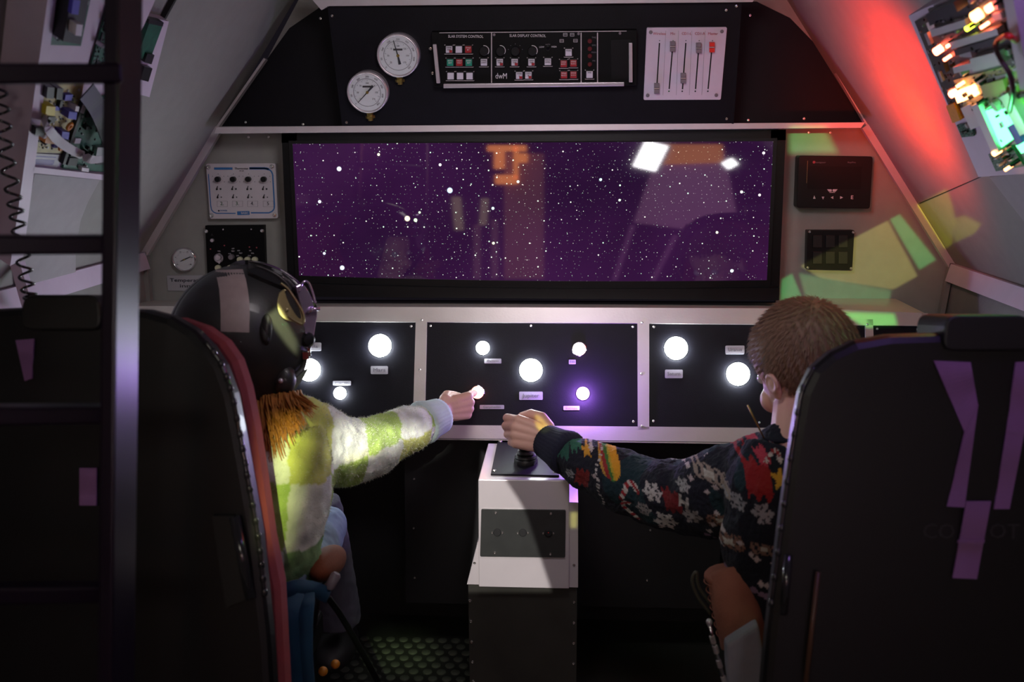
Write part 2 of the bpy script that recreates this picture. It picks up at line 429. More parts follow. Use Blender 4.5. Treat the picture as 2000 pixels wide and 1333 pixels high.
# bulkhead at the front, in panels
zb = P(1000, 600, YB).z
pb = YP(YB)
bulkL = struct('wall_front_left', ext([BL[3], BL[4], BL[5], P(580, 605, YB), P(553, 247, YB)], (0, 1, 0), .02), 'bulk')
bulkR = struct('wall_front_right', ext([P(1522, 242, YB), P(1515, 625, YB), BR[5], BR[4], BR[3]], (0, 1, 0), .02), 'bulk')
for x, y in ((486, 268), (525, 268)): screw(pb, x, y, 3.2, bulkL)
for x, y in ((1580, 259), (1622, 259), (1628, 593), (1742, 596)): screw(pb, x, y, 3.0, bulkR)
sideL = struct('wall_front_upper_left', ext([BL[0], BL[1], BL[2], BL[3], P(680, 247, YB), P(640, 16, YB)], (0, 1, 0), .02), 'blackpanel')
sideR = struct('wall_front_upper_right', ext([P(1440, 2, YB), P(1425, 243, YB), BR[3], BR[2], BR[1], BR[0]], (0, 1, 0), .02), 'blackpanel')
for x, y in ((480, 239), (626, 36), (592, 243)): screw(pb, x, y, 3, sideL)
for x, y in ((1465, 30), (1461, 235), (1570, 232)): screw(pb, x, y, 3, sideR)
# trims along the bulkhead edge
def edgetrim(name, pts, y, w, m='trim'):
    g = []
    for a, b in zip(pts, pts[1:]):
        a = V((a.x, y, a.z)); b = V((b.x, y, b.z)); d = (b - a).normalized(); n = V((0, 1, 0)).cross(d).normalized()
        if n.dot(V((-a.x, 0, 1.1 - a.z))) < 0: n = -n
        g.append(ext([a, b, b + n * w, a + n * w], (0, 1, 0), .02))
    return struct(name, g, m)
edgetrim('trim_1', [BL[2], BL[3]], YB - .03, .006)
edgetrim('trim_2', [BL[3], BL[4]], YB - .035, .017)
edgetrim('trim_3', [BR[2], BR[3]], YB - .03, .004)
edgetrim('trim_4', [BR[3], BR[4]], YB - .035, .017)
edgetrim('trim_5', [BR[4], BR[5]], YB - .035, .012, 'wall')
edgetrim('trim_6', [BL[4], BL[5]], YB - .035, .012, 'wall')
ledge = YP(2.50)
struct('trim_7', pq(ledge, [(422, 248), (1050, 243), (1690, 239), (1682, 250), (1050, 256), (418, 261)], -.12, 0), 'trim', bev=.001)
# chine strips running towards the viewer along both walls
def chine(name, c, sgn, y0, y1, w):
    a = V((c.x, y1, c.z)); b = V((c.x, y0, c.z))
    n = V((-sgn, 0, 0)); dn = V((sgn * -.25, 0, -1)).normalized()
    g = ext([a, b, b + dn * w, a + dn * w], n, .012)
    return struct(name, g, 'box')
chine('trim_8', BL[4], -1, -.5, YB - .04, .045)
chine('trim_9', BR[4], 1, -.5, YB - .04, .045)
# top edge trim
cp = Plane(P(1040, 243, 2.50), (0, -math.cos(R(13)), -math.sin(R(13))))    # the overhead instrument panel leans out
struct('trim_10', pq(cp, [(598, -14), (1480, -14), (1470, 4), (640, 12), (628, 20)], -.03, .02), 'trim')
# ------------------------------------------------------------------ overhead instrument panel
ovh = empty('overhead_panel', cp.at(1040, 243), 'tilted black overhead instrument panel above the curved star screen', 'panel')
ob('panel_face', pq(cp, [(640, 14), (1449, 4), (1433, 242), (668, 246)], -.02, 0), 'blackpanel', ovh)
ob('panel_cheek', pq(cp, [(640, 14), (668, 246), (671, 246), (644, 14)], -.10, .0006), 'blackpanel', ovh); ob('panel_cheek', pq(cp, [(1445, 4), (1429, 242), (1433, 242), (1449, 4)], -.10, .0006), 'blackpanel', ovh)
for x, y in ((649, 31), (677, 239), (1419, 232), (1418, 20), (1438, 12), (845, 4)): screw(cp, x, y, 3.2, ovh)
# gauges
def gauge(name, pl, cx, cy, r, label, needle, stemxy, depth=.03, m='dial', stem=True, rimm='silver'):
    g = empty(name, pl.at(cx, cy), label, 'gauge')
    ob('case', pc(pl, cx, cy, r, 0, depth, 40), rimm, g, smooth=2)
    s = pl.sc(cx, cy)
    ob('rim', ring(pl.at(cx, cy, depth), pl.n, r * s * .945, r * s * .055, 40), rimm, g, smooth=1)
    ob('dial', pc(pl, cx, cy, r * .90, depth - .002, depth + .0015, 40), m, g)
    tk = []
    for k in range(41):
        a = R(225 - k * 270 / 40); l0 = .62 if k % 4 else .56
        c, sn = math.cos(a), -math.sin(a)
        for rr0, rr1 in ((l0, .66), ):
            px0, py0 = cx + c * r * rr0, cy + sn * r * rr0; px1, py1 = cx + c * r * rr1, cy + sn * r * rr1
            w = .25 * r / 40
            tk.append(pq(pl, [(px0 - sn * w, py0 + c * w), (px1 - sn * w, py1 + c * w), (px1 + sn * w, py1 - c * w), (px0 + sn * w, py0 - c * w)], depth + .001, depth + .0018))
    ob('scale_marks', tk, 'greyink', g)
    if r > 30:
        for k, t in enumerate(('0', '50', '100', '200', '300', '400', '500', '600', '700')):
            a = R(225 - k * 270 / 8)
            text(t, pl, cx + math.cos(a) * r * .78, cy - math.sin(a) * r * .78, 3.6, 'greyink', g, depth + .0016, name='scale_number', rot=a - math.pi / 2)
        for k, t in enumerate(('25', '50', '75', '100', '125', '150', '175')):
            a = R(225 - k * 270 / 6)
            text(t, pl, cx + math.cos(a) * r * .46, cy - math.sin(a) * r * .46, 3.2, 'greyink', g, depth + .0016, name='scale_number')
        ob('maker_band', pr(pl, cx - 9, cy - r * .34, cx + 9, cy - r * .25, depth, depth + .0018), 'dimink', g)
        ob('ring_line', ring(pl.at(cx, cy, depth + .0015), pl.n, r * s * .67, s * .4, 40, 4), 'greyink', g)
    else:
        for k, t in enumerate(('-10', '0', '10', '20', '30', '40')):
            a = R(215 - k * 250 / 5)
            text(t, pl, cx + math.cos(a) * r * .72, cy - math.sin(a) * r * .72, 2.6, 'ink', g, depth + .0016, name='scale_number')
    (ax, ay), (bx, by), w = needle
    d = math.hypot(bx - ax, by - ay); nx, ny = -(by - ay) / d, (bx - ax) / d
    ob('needle', pq(pl, [(ax + nx * .5, ay + ny * .5), (cx + nx * 1.1, cy + ny * 1.1), (bx + nx * w, by + ny * w), (bx - nx * w, by - ny * w), (cx - nx * 1.1, cy - ny * 1.1), (ax - nx * .5, ay - ny * .5)], depth + .002, depth + .0035), 'ink', g)
    ob('pivot', pc(pl, cx, cy, r * .07, depth, depth + .005, 12), 'brass', g)
    if stem:
        sx, sy = stemxy; p = pl.at(cx, cy, depth * .4); q = pl.at(sx, sy, depth * .4)
        d = (q - p).normalized(); e = p + d * r * s * .95
        ob('stem', [tube([e, q], 6.5 * s, 8), tube([q, q + d * .006], 9.5 * s, 6), tube([q + d * .006, q + d * .012], 5 * s, 8)], 'brass', g, smooth=2)
    return g
gauge('pressure_gauge', cp, 777, 109, 41, 'upper round white pressure gauge with needle pointing up, brass stem below', ((768, 79), (781, 126), 2.6), (781, 155))
gauge('pressure_gauge', cp, 717, 181, 39.5, 'lower round white pressure gauge with needle pointing down to the left', ((699, 201), (728, 168), 2.6), (723, 226))
# rack unit
rk = empty('rack_unit', cp.at(1043, 115), 'black rack unit of square push buttons lettered SLAR SYSTEM CONTROL', 'control unit')
H = .03
ob('face_panel', pq(cp, [(842, 63), (1244, 59), (1243, 167), (848, 170)], 0, H), 'rackblack', rk, bev=.001)
ob('top_edge', pq(cp, [(858, 63.6), (1224, 60), (1224, 61.4), (858, 65)], H, H + .002), 'silver', rk)
ob('lower_rail', pq(cp, [(866, 164.5), (1219, 161), (1219, 168.5), (866, 172.5)], H, H + .008), 'silver', rk, bev=.001)
for a, b in ((959.5, 961), (1135, 135), (1167, 167)):
    x0, x1 = (959, 962.5) if a == 959.5 else ((1134, 1137) if a == 1135 else (1166, 1168.5))
    ob('divider', pq(cp, [(x0, 64), (x0 + 2, 64), (x1 + 2 - (x1 - x0), 162), (x1 - (x1 - x0), 162)], H, H + .0015), 'silver', rk)
for (x0, y0, x1, y1) in ((845, 87, 853, 163), (1228, 84, 1229, 161)):
    h = ob('handle', pq(cp, [(x0, y0), (x0 + 7, y0), (x1 + 6.5, y1), (x1 - .5, y1)], H + .02, H + .028), 'silver', rk, bev=.001)
    ob('handle_post', pq(cp, [(x0 + 1, y0 + 1), (x0 + 6, y0 + 1), (x0 + 6, y0 + 7), (x0 + 1, y0 + 7)], H, H + .021), 'black', h)
    ob('handle_post', pq(cp, [(x1, y1 - 8), (x1 + 5, y1 - 8), (x1 + 5, y1 - 2), (x1, y1 - 2)], H, H + .021), 'black', h)
for x, y in ((841, 95), (845, 143), (1238, 92), (1236, 141)): screw(cp, x, y, 3.6, rk, h=H - .004)
for x, y in ((965, 68), (1130, 66), (1211, 65)): screw(cp, x, y, 2.8, rk, h=H, m='greycap')
text('SLAR SYSTEM CONTROL', cp, 909.5, 71.5, 5.2, 'lightink', rk, H + .001, wpx=68)
text('SLAR DISPLAY CONTROL', cp, 1030.5, 70, 5.2, 'lightink', rk, H + .001, wpx=70)
def button(x, y, m, words=None, half=None):
    b = ob('push_button', pr(cp, x - 8.6, y - 8.6, x + 8.6, y + 8.6, H, H + .006), 'black', rk, bev=.0008)
    ob('cap', pr(cp, x - 6.2, y - 6.6, x + 6.2, y + 6.4, H + .004, H + .009), m, b, bev=.0006)
    if half: ob('lower_cap', pr(cp, x + .3, y + 1, x + 6, y + 6, H + .009, H + .0093), half, b)
    if words:
        for k, w in enumerate(words):
            text(w, cp, x, y - 3.6 + k * 4.2, 2.6, 'ink' if m == 'whitebtn' else 'lightink', b, H + .0095, wpx=min(9.5, 2.3 * len(w)))
    ob('bezel_edge', [pr(cp, x - 9.2, y + 8.4, x + 9.2, y + 9.4, H, H + .007), pr(cp, x - 9.2, y - 9.2, x - 7.2, y - 8.2, H, H + .007), pr(cp, x + 7.2, y - 9.2, x + 9.2, y - 8.2, H, H + .007)], 'silver', b)
    return b
button(877, 97, 'whitebtn', ('POWER', 'OFF'), 'redbtn'); button(896, 97, 'whitebtn'); button(914.5, 97, 'redbtn', ('STAND', 'BY'))
button(879, 122.5, 'greenbtn', ('AUTO', 'SET')); button(897, 122.5, 'redbtn', ('HIGH', 'VOLT')); button(915.5, 122.5, 'greenbtn', ('SYSTEM', 'SET'))
for x in (880, 898.5, 917): button(x, 149, 'whitebtn')
button(945, 122, 'whitebtn', ('PANEL', 'LIGHT'))
for x, w in ((976, 'DISPLAY'), (1005, 'CURSOR'), (1038, 'GRID')): button(x, 122, 'whitebtn', (w, 'OFF'), 'redbtn')
button(1070, 121, 'whitebtn', ('DATA', 'LEVEL'))
button(1014, 148, 'whitebtn', ('MODE', 'A'), 'redbtn'); button(1032, 147.5, 'whitebtn', ('CURSOR', 'B'), 'redbtn')
button(1110.5, 103, 'whitebtn', ('MARK',))
for i, (x, y) in enumerate(((1101, 125), (1120, 124), (1101.5, 147), (1120, 146.5))): button(x, y, 'redbtn', ('EXPAND', 'BLOCK %d' % (i + 1)))
button(1151.5, 146, 'whitebtn', ('PWR',))
for x, arc in ((945, 1), (977, 1), (1006.5, 0), (1039.5, 1)):
    k = ob('rotary_knob', pc(cp, x, 100, 9, H, H + .012, 20), 'black', rk, smooth=2)
    if arc:
        pts = [cp.at(x + 10 * math.cos(R(a)), 99 - 10 * math.sin(R(a)), H + .0065) for a in range(-40, 110, 15)]
        ob('dial_arc', tube(pts, .0009, 6), 'lightink', k)
    else: ob('dot_marks', [pc(cp, x + 14 * math.cos(R(a)), 99 - 13 * math.sin(R(a)), .8, H, H + .001, 6) for a in (10, 50, 90, 130, 170)], 'greyink', k)
tg = ob('toggle_lever', [pc(cp, 1070, 97, 4, H, H + .004, 12), tube([cp.at(1070, 97, H), cp.at(1070, 90, H + .02)], .0028, 8)], 'black', rk, smooth=2)
text('LOW', cp, 1058, 92, 3, 'lightink', rk, H + .001); text('HIGH', cp, 1082, 91.5, 3, 'lightink', rk, H + .001); text('AUTO', cp, 1070, 87, 2.4, 'greyink', rk, H + .001)
text('dwM', cp, 979, 149, 11, 'lightink', rk, H + .001, wpx=22)
for x, y in ((1104, 68), (1117.5, 68), (1097, 80), (1124, 79.5)):
    ob('range_symbol', [pr(cp, x - 4, y - 3, x + 4, y - 2.4, H, H + .001), pr(cp, x - 4, y + 2.4, x + 4, y + 3, H, H + .001), pr(cp, x - 4, y - 3, x - 3.4, y + 3, H, H + .001), pr(cp, x + 3.4, y - 3, x + 4, y + 3, H, H + .001), pr(cp, x - 4, y - .3, x + 4, y + .3, H, H + .001)], 'lightink', rk)
for y, t in ((73.5, 'TWS'), (88.5, 'SWS'), (102.5, 'MAIN'), (119, 'MIS')):
    text(t, cp, 1160, y, 2.8, 'greyink', rk, H + .001)
    ob('indicator_lamp', pc(cp, 1152, y + 7, 4.4, H, H + .003, 16), mat('dark_red_lens', (.10, .012, .015), .3), rk)
ob('dark_window', [pq(cp, [(1193, 78), (1232, 77), (1232, 154), (1194, 155)], H, H + .0015)], 'bezel', rk)
# fader panel
fp = empty('fader_panel', cp.at(1336, 125), 'pale lilac plate with five sliding faders, the rightmost cap red', 'fader panel')
HF = .006
ob('base_plate', pq(cp, [(1264.5, 54), (1418, 53), (1420, 55), (1408, 193), (1406, 195), (1258.5, 195.5), (1257, 193.5), (1263, 56)], 0, HF), 'fader', fp, bev=.0006)
for x, y in ((1271, 63), (1410, 61.5), (1265, 186.5), (1399, 186)):
    screw(cp, x, y, 3.6, fp, h=HF, m='greycap')
fd = [(1288, 84, 1282.5, 176, 173, 'greycap', 'Wireless', 1288), (1314.5, 83, 1307, 174, 91, 'greycap', 'Mic', 1314), (1339.5, 84, 1333, 174.5, 153, 'greycap', 'CD1-L', 1341), (1365.5, 83, 1358.5, 174, 94, 'greycap', 'CD1-R', 1367), (1391.5, 83, 1383, 174, 92.5, 'redcap', 'Master', 1392.5)]
for i, (x0, y0, x1, y1, ky, m, t, tx) in enumerate(fd):
    ob('slot', pq(cp, [(x0 - 1.3, y0), (x0 + 1.3, y0), (x1 + 1.3, y1), (x1 - 1.3, y1)], HF - .002, HF + .0004), 'hole', fp)
    kx = x0 + (x1 - x0) * (ky - y0) / (y1 - y0)
    s = ob('slider', [pr(cp, kx - 5, ky - 10, kx + 5.4, ky + 10, HF + .003, HF + .010), pr(cp, kx - 4.4, ky - 9, kx + 4.8, ky - 2, HF + .01, HF + .016), pr(cp, kx - 4.6, ky + 2, kx + 5, ky + 9, HF + .01, HF + .016)], m, fp, bev=.0006,
           label='red slider cap' if m == 'redcap' else None)
    ob('grip_line', pr(cp, kx - 4.6, ky - .6, kx + 5, ky + .6, HF + .01, HF + .0135), 'lightink', s)
    text(t, cp, tx, 66, 5, 'redink', fp, HF + .0004)
    ob('scale_dot', [pc(cp, x1 - .5, 178.5, 1.6, HF, HF + .0006, 8), pc(cp, x0 + .2, 79.5, 1, HF, HF + .0006, 8)], 'ink' if i != 1 else 'greenink', fp)
    if i: ob('line', pq(cp, [(x0 - 14.2, 60), (x0 - 13.8, 60), (x1 - 12, 186), (x1 - 12.5, 186)], HF, HF + .0004), 'greyink', fp)
# ------------------------------------------------------------------ curved star screen
ys = 2.56
SAG = .02
scx = P(1042, 400, ys).x; shw = (P(1535, 400, ys).x - P(550, 400, ys).x) / 2
def ycurve(x, y0=ys): return y0 - .035 + SAG * (1 - ((x - scx) / shw) ** 2)
mon = empty('wide_monitor', P(1042, 585, ys), 'wide curved monitor in black frame showing a starfield, purple haze painted in', 'monitor')
def curved(x0p, x1p, y0p, y1p, dy, t, n=32, curve=1):
    a = P(x0p, 400, ys).x; b = P(x1p, 400, ys).x; v = []; f = []
    for i in range(n + 1):
        x = a + (b - a) * i / n
        px = x0p + (x1p - x0p) * i / n
        zt = P(px, y0p(px) if callable(y0p) else y0p, ycurve(x) if curve else ys).z; zl = P(px, y1p(px) if callable(y1p) else y1p, ycurve(x) if curve else ys).z
        y = (ycurve(x) if curve else ys) + dy
        v += [(x, y, zt), (x, y, zl), (x, y + t, zl), (x, y + t, zt)]
    for i in range(n):
        for j in range(4): f.append([i * 4 + j, i * 4 + (j + 1) % 4, i * 4 + 4 + (j + 1) % 4, i * 4 + 4 + j])
    f.append([0, 1, 2, 3]); f.append([n * 4 + k for k in (3, 2, 1, 0)])
    return v, f
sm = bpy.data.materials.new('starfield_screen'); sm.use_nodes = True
def build_star_mat():
    nt = sm.node_tree; b = nt.nodes['Principled BSDF']; L = nt.links
    b.inputs['Base Color'].default_value = (0.006, 0.005, 0.008, 1); b.inputs['Roughness'].default_value = 0.03; b.inputs['Specular IOR Level'].default_value = 0.75
    tc = nt.nodes.new('ShaderNodeTexCoord')
    def mth(op, a, b_=None, c=None, cl=False):
        n = nt.nodes.new('ShaderNodeMath'); n.operation = op; n.use_clamp = cl
        for i, x in enumerate((a, b_, c)):
            if x is None: continue
            if isinstance(x, (int, float)): n.inputs[i].default_value = x
            else: L.new(x, n.inputs[i])
        return n.outputs[0]
    sp = nt.nodes.new('ShaderNodeSeparateXYZ'); L.new(tc.outputs['Object'], sp.inputs[0])
    cb = nt.nodes.new('ShaderNodeCombineXYZ'); L.new(sp.outputs[0], cb.inputs[0]); L.new(sp.outputs[2], cb.inputs[1])
    def layer(scale, r0, r1, seed, bright, keep):
        mp = nt.nodes.new('ShaderNodeVectorMath'); mp.operation = 'ADD'; mp.inputs[1].default_value = (seed, seed * 2.3, 0); L.new(cb.outputs[0], mp.inputs[0])
        v = nt.nodes.new('ShaderNodeTexVoronoi'); v.voronoi_dimensions = '2D'; v.inputs['Scale'].default_value = scale; L.new(mp.outputs[0], v.inputs['Vector'])
        sc = nt.nodes.new('ShaderNodeSeparateColor'); L.new(v.outputs['Color'], sc.inputs[0])
        rad = mth('MULTIPLY_ADD', mth('POWER', sc.outputs[0], 3.0), (r1 - r0) * scale, r0 * scale)
        d = mth('DIVIDE', v.outputs['Distance'], rad)
        s = mth('SUBTRACT', 1.0, mth('POWER', d, 2.0), cl=True)
        n = nt.nodes.new('ShaderNodeTexNoise'); n.inputs['Scale'].default_value = 3.2; L.new(mp.outputs[0], n.inputs['Vector'])
        thr = mth('GREATER_THAN', mth('MULTIPLY_ADD', n.outputs[0], .9, sc.outputs[1]), 1.42 - keep)
        s = mth('MULTIPLY', mth('MULTIPLY', s, thr), bright)
        hue = nt.nodes.new('ShaderNodeMix'); hue.data_type = 'RGBA'; L.new(sc.outputs[2], hue.inputs[0])
        hue.inputs[6].default_value = (0.6, 1.0, 0.75, 1); hue.inputs[7].default_value = (1.0, 0.92, 0.85, 1)
        w = nt.nodes.new('ShaderNodeVectorMath'); w.operation = 'SCALE'; L.new(hue.outputs[2], w.inputs[0]); L.new(s, w.inputs['Scale'])
        return w.outputs[0]
    outs = [layer(95, .0005, .0012, 1.0, .6, .50), layer(48, .0008, .0022, 4.0, 2.0, .34), layer(22, .0010, .0026, 9.0, 2.4, .20)]
    # the brightest stars
    o0 = scr_o
    big = [(663, 330, 5, (.8, .85, 1)), (796, 427, 6, (1, .85, .6)), (879, 372, 6, (.6, .8, 1)), (669, 523, 5, (.75, .8, 1)), (625, 394, 3.5, (.85, .85, 1)),
           (740, 302, 3, (1, 1, .7)), (860, 322, 3, (1, 1, 1)), (1012, 355, 3, (.8, 1, .9)), (964, 475, 3, (.9, 1, .6)), (1173, 351, 3, (.6, 1, 1)), (1448, 375, 3, (1, .95, .9)),
           (1429, 529, 3.6, (.8, .95, 1)), (1491, 299, 3, (1, .9, 1)), (963, 407, 3.2, (.7, 1, 1)), (812, 430, 4, (.7, 1, .6)), (820, 415, 2.6, (.7, 1, .6)), (634, 495, 3, (.7, .8, 1)), (1210, 391, 2.6, (.8, 1, .8)), (1400, 454, 2.8, (1, 1, .7)), (1483, 381, 2.8, (1, .9, .9))]
    for x, y, r, c in big:
        p = P(x, y, ycurve(P(x, y, ys).x)) - o0; s = 2.52 / FPX
        dx = mth('SUBTRACT', sp.outputs[0], p.x); dz = mth('SUBTRACT', sp.outputs[2], p.z)
        d2 = mth('ADD', mth('MULTIPLY', dx, dx), mth('MULTIPLY', dz, dz))
        k = mth('SUBTRACT', 1.0, mth('DIVIDE', d2, (r * s) ** 2), cl=True)
        k = mth('MULTIPLY', k, 3.0)
        w = nt.nodes.new('ShaderNodeVectorMath'); w.operation = 'SCALE'; w.inputs[0].default_value = c; L.new(k, w.inputs['Scale']); outs.append(w.outputs[0])
    n = nt.nodes.new('ShaderNodeTexNoise'); n.inputs['Scale'].default_value = 2.0; n.inputs['Detail'].default_value = 4; L.new(cb.outputs[0], n.inputs['Vector'])  # black-level glow and reflected purple haze painted into the emission
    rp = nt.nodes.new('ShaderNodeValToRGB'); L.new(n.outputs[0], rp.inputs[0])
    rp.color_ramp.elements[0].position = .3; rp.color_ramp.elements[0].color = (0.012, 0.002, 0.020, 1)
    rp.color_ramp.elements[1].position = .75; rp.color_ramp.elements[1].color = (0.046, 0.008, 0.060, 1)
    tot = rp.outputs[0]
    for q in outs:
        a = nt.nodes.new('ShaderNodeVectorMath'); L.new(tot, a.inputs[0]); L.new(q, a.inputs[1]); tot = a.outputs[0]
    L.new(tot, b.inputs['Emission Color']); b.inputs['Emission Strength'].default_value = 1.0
topc = lambda px: 281 - 5 * (px - 585) / 915
botc = lambda px: 538 + (13 * (1 - ((px - 1042) / 460) ** 2) * .45) + 9 * (px - 585) / 915
sg = curved(585, 1499, topc, botc, -.004, .01, 96)
scr_o = sum((V(x) for x in sg[0]), V()) / len(sg[0])
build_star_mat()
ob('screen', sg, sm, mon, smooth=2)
ob('screen_bezel', [curved(578, 1506, lambda p: topc(p) - 6, topc, -.006, .012), curved(578, 1506, botc, lambda p: botc(p) + 16, -.006, .012),
                    curved(578, 585, topc, botc, -.006, .012, 4), curved(1499, 1506, topc, botc, -.006, .012, 4)], 'bezel', mon)
ft = lambda px: 261 - 7 * (px - 550) / 985
fb = lambda px: 579 + 6 * (px - 563) / 957 
ob('frame_top', pq(YP(ys - .03), [(550, 261), (1535, 254), (1535, 274), (550, 279)], -.06, 0), 'bezel', mon)
ob('frame_bottom', curved(563, 1521, lambda p: botc(p) + 13, lambda p: 577 + 7 * (p - 563) / 957 - 0 * (1 - ((p - 1042) / 480) ** 2), -.025, .11), 'bezel', mon)
ob('frame_side', [pq(YP(ys - .03), [(550, 258), (579, 258), (590, 579), (563, 579)], -.09, 0)], 'bezel', mon)
ob('frame_side', [pq(YP(ys - .03), [(1506, 253), (1535, 253), (1521, 586), (1497, 583)], -.09, 0)], 'bezel', mon)
# ------------------------------------------------------------------ left bulkhead instruments
def pz(x, y): return pb.at(x, y).z
th = empty('thermostat_panel', pb.at(472, 374), 'white four-channel thermostat panel with blue border and numbers 2 to 5', 'thermostat')
HT = .022
def rq(pl, poly, r, h0, h1):   # rounded quad in pixels
    o = []
    for i in range(4):
        a, b, c = V((*poly[i - 1], 0)), V((*poly[i], 0)), V((*poly[(i + 1) % 4], 0))
        p = b + (a - b).normalized() * r; q = b + (c - b).normalized() * r
        for t in (0, .33, .67, 1): k = (1 - t) ** 2 * p + 2 * t * (1 - t) * b + t * t * q; o.append((k.x, k.y))
    return pq(pl, o, h0, h1)
ob('housing', rq(pb, [(402, 320), (538, 319), (543, 427), (410, 428)], 4, 0, HT), 'white', th, bev=.001)
for x, y in ((407.5, 326.5), (531, 325.5), (413.5, 421), (536, 420)): screw(pb, x, y, 4.4, th, h=HT)
def ppath(pl, pts, w, h, m, parent, name='line'):
    g = []
    for a, b in zip(pts, pts[1:]):
        d = math.hypot(b[0] - a[0], b[1] - a[1]); nx, ny = -(b[1] - a[1]) / d * w / 2, (b[0] - a[0]) / d * w / 2
        g.append(pq(pl, [(a[0] + nx, a[1] + ny), (b[0] + nx, b[1] + ny), (b[0] - nx, b[1] - ny), (a[0] - nx, a[1] - ny)], h - .001, h + .0005))
    return ob(name, g, m, parent)
ppath(pb, [(418, 329.5), (454, 329.5)], 4.6, HT, 'blue', th, 'blue_border')
ppath(pb, [(487, 329), (518, 329), (525, 331), (530, 335), (532.5, 341), (533, 350), (536, 402), (535, 409), (531, 413.5), (525, 416), (490, 416)], 2.6, HT, 'blue', th, 'blue_border')
ppath(pb, [(487, 329), (518, 329), (525, 331)], 4.6, HT, 'blue', th, 'blue_border')
ppath(pb, [(407, 340), (411.5, 402), (413, 410), (417, 414.5), (423, 417), (460, 417)], 1.9, HT, 'blue', th, 'blue_border')
bd = ob('badge', rq(pb, [(463, 413), (487, 412.5), (487.5, 420), (463.5, 420.5)], 1.2, HT, HT + .001), 'blue', th)
text('BASIC', pb, 478, 416.6, 4, 'lightink', bd, HT + .0014)
text('Thermostat', pb, 471.5, 329.5, 4, 'ink', th, HT + .0005); text('RT 224', pb, 472, 334, 2, 'ink', th, HT + .0005)
text('POWER', pb, 437, 411.8, 2.8, 'blue', th, HT + .0005)
ob('power_lamp', pc(pb, 427, 412, 1.6, HT, HT + .002, 10), 'ink', th)
for i, (x, n) in enumerate(((424, '2.'), (454, '3.'), (483.5, '4.'), (514, '5'))):
    k = ob('knob', pc(pb, x - .5, 350.5, 5.2, HT, HT + .016, 20), 'black', th, smooth=2)
    ob('knob_skirt', pc(pb, x + 2, 350, 8.5, HT - .001, HT + .003, 24), 'white', k, smooth=2)
    ob('scale_dot', [pc(pb, x + 2 + dx, 350 + dy, .9, HT, HT + .0005, 6) for dx, dy in ((-11, -5.5), (-10, 5.5), (11, -5.5), (12, 5.5), (0, -10))], 'greyink', th)
    for y, o in ((366, 0), (382, 1.5)):
        xx = x + o
        ob('toggle', [pc(pb, xx - 1, y + 4, 1.8, HT, HT + .003, 10), tube([pb.at(xx - 1, y + 4, HT), pb.at(xx + 1, y - 2, HT + .008)], [.0016, .001], 8)], 'black', th, smooth=2)
        ob('jack', pc(pb, xx + 6.5, y + 3.5, 1.8 if y < 370 else 1.2, HT, HT + .001, 10), 'ink', th)
    text(n, pb, x + 9.5, 398, 7, 'greenink' if i < 2 else 'ink', th, HT + .0005)
    g = [(x, 393), (x + 20, 393), (x + 20, 404), (x, 404), (x, 393)]
    ppath(pb, g, .35, HT, 'greyink', th, 'number_frame')
ra = empty('radio_control_panel', pb.at(459, 488), 'small black radio control panel with round silver knobs, partly behind the helmet', 'control panel')
HR = .02
ob('face_panel', pq(pb, [(400.5, 441), (515, 440), (519, 560), (406, 562)], 0, HR), 'rackblack', ra, bev=.001)
for x, y in ((403.5, 452), (512, 451), (436, 448.5), (491, 448)): screw(pb, x, y, 4 if y > 450 else 1.8, ra, h=HR)
ob('selector_knob', [pc(pb, 426, 505, 9, HR, HR + .006, 20), pc(pb, 424.5, 504, 6, HR + .006, HR + .02, 8), pq(pb, [(426, 500), (432, 510), (428, 516), (422, 509)], HR + .012, HR + .016)], 'silver', ra, smooth=2)
ob('small_knob', pc(pb, 450, 503, 5, HR, HR + .014, 16), 'greycap', ra, smooth=2)
ob('light_jack', pc(pb, 413.5, 470, 3.6, HR, HR + .006, 12), 'silver', ra, smooth=2)
for x, y in ((467.5, 508), (482, 508), (496.5, 508), (424.5, 524), (448, 524)):
    ob('round_button', pc(pb, x, y, 5.6, HR, HR + .01, 18), mat('cream_button', (.62, .62, .42), .4), ra, smooth=2)
for x, y in ((430, 494), (467, 493), (490, 493), (452, 489)):
    for k in range(3): text(random.choice(('OFF', 'VOL', 'TEST', 'MIC', '243', 'SEL')), pb, x + random.uniform(-5, 5), y + k * 5 - 3, 2.2, 'lightink', ra, HR + .0005)
text('A', pb, 414, 459, 5, 'dimink', ra, HR + .0005)
for x, y in ((438, 480), (411, 487), (487, 483), (501, 484)): ob('red_mark', pc(pb, x, y, 1.4, HR, HR + .001, 8), 'redink', ra)
gauge('thermometer', pb, 359, 507.5, 23, 'small chrome-rimmed round thermometer on the left bulkhead', ((352, 511), (372, 502), 1.0), (0, 0), .018, 'dial', False, 'chrome')
pt = ob('name_plate', rq(pb, [(325.5, 538.5), (396, 538.5), (400, 569), (328, 568)], 2, 0, .004), 'plate', None, label='white plate lettered Temperatur under the small thermometer', cat='sign')
text('Temperatur', pb, 366, 548, 7, 'ink', pt, .0045, wpx=70); text('inne', pb, 366, 559, 7, 'ink', pt, .0045, wpx=30)
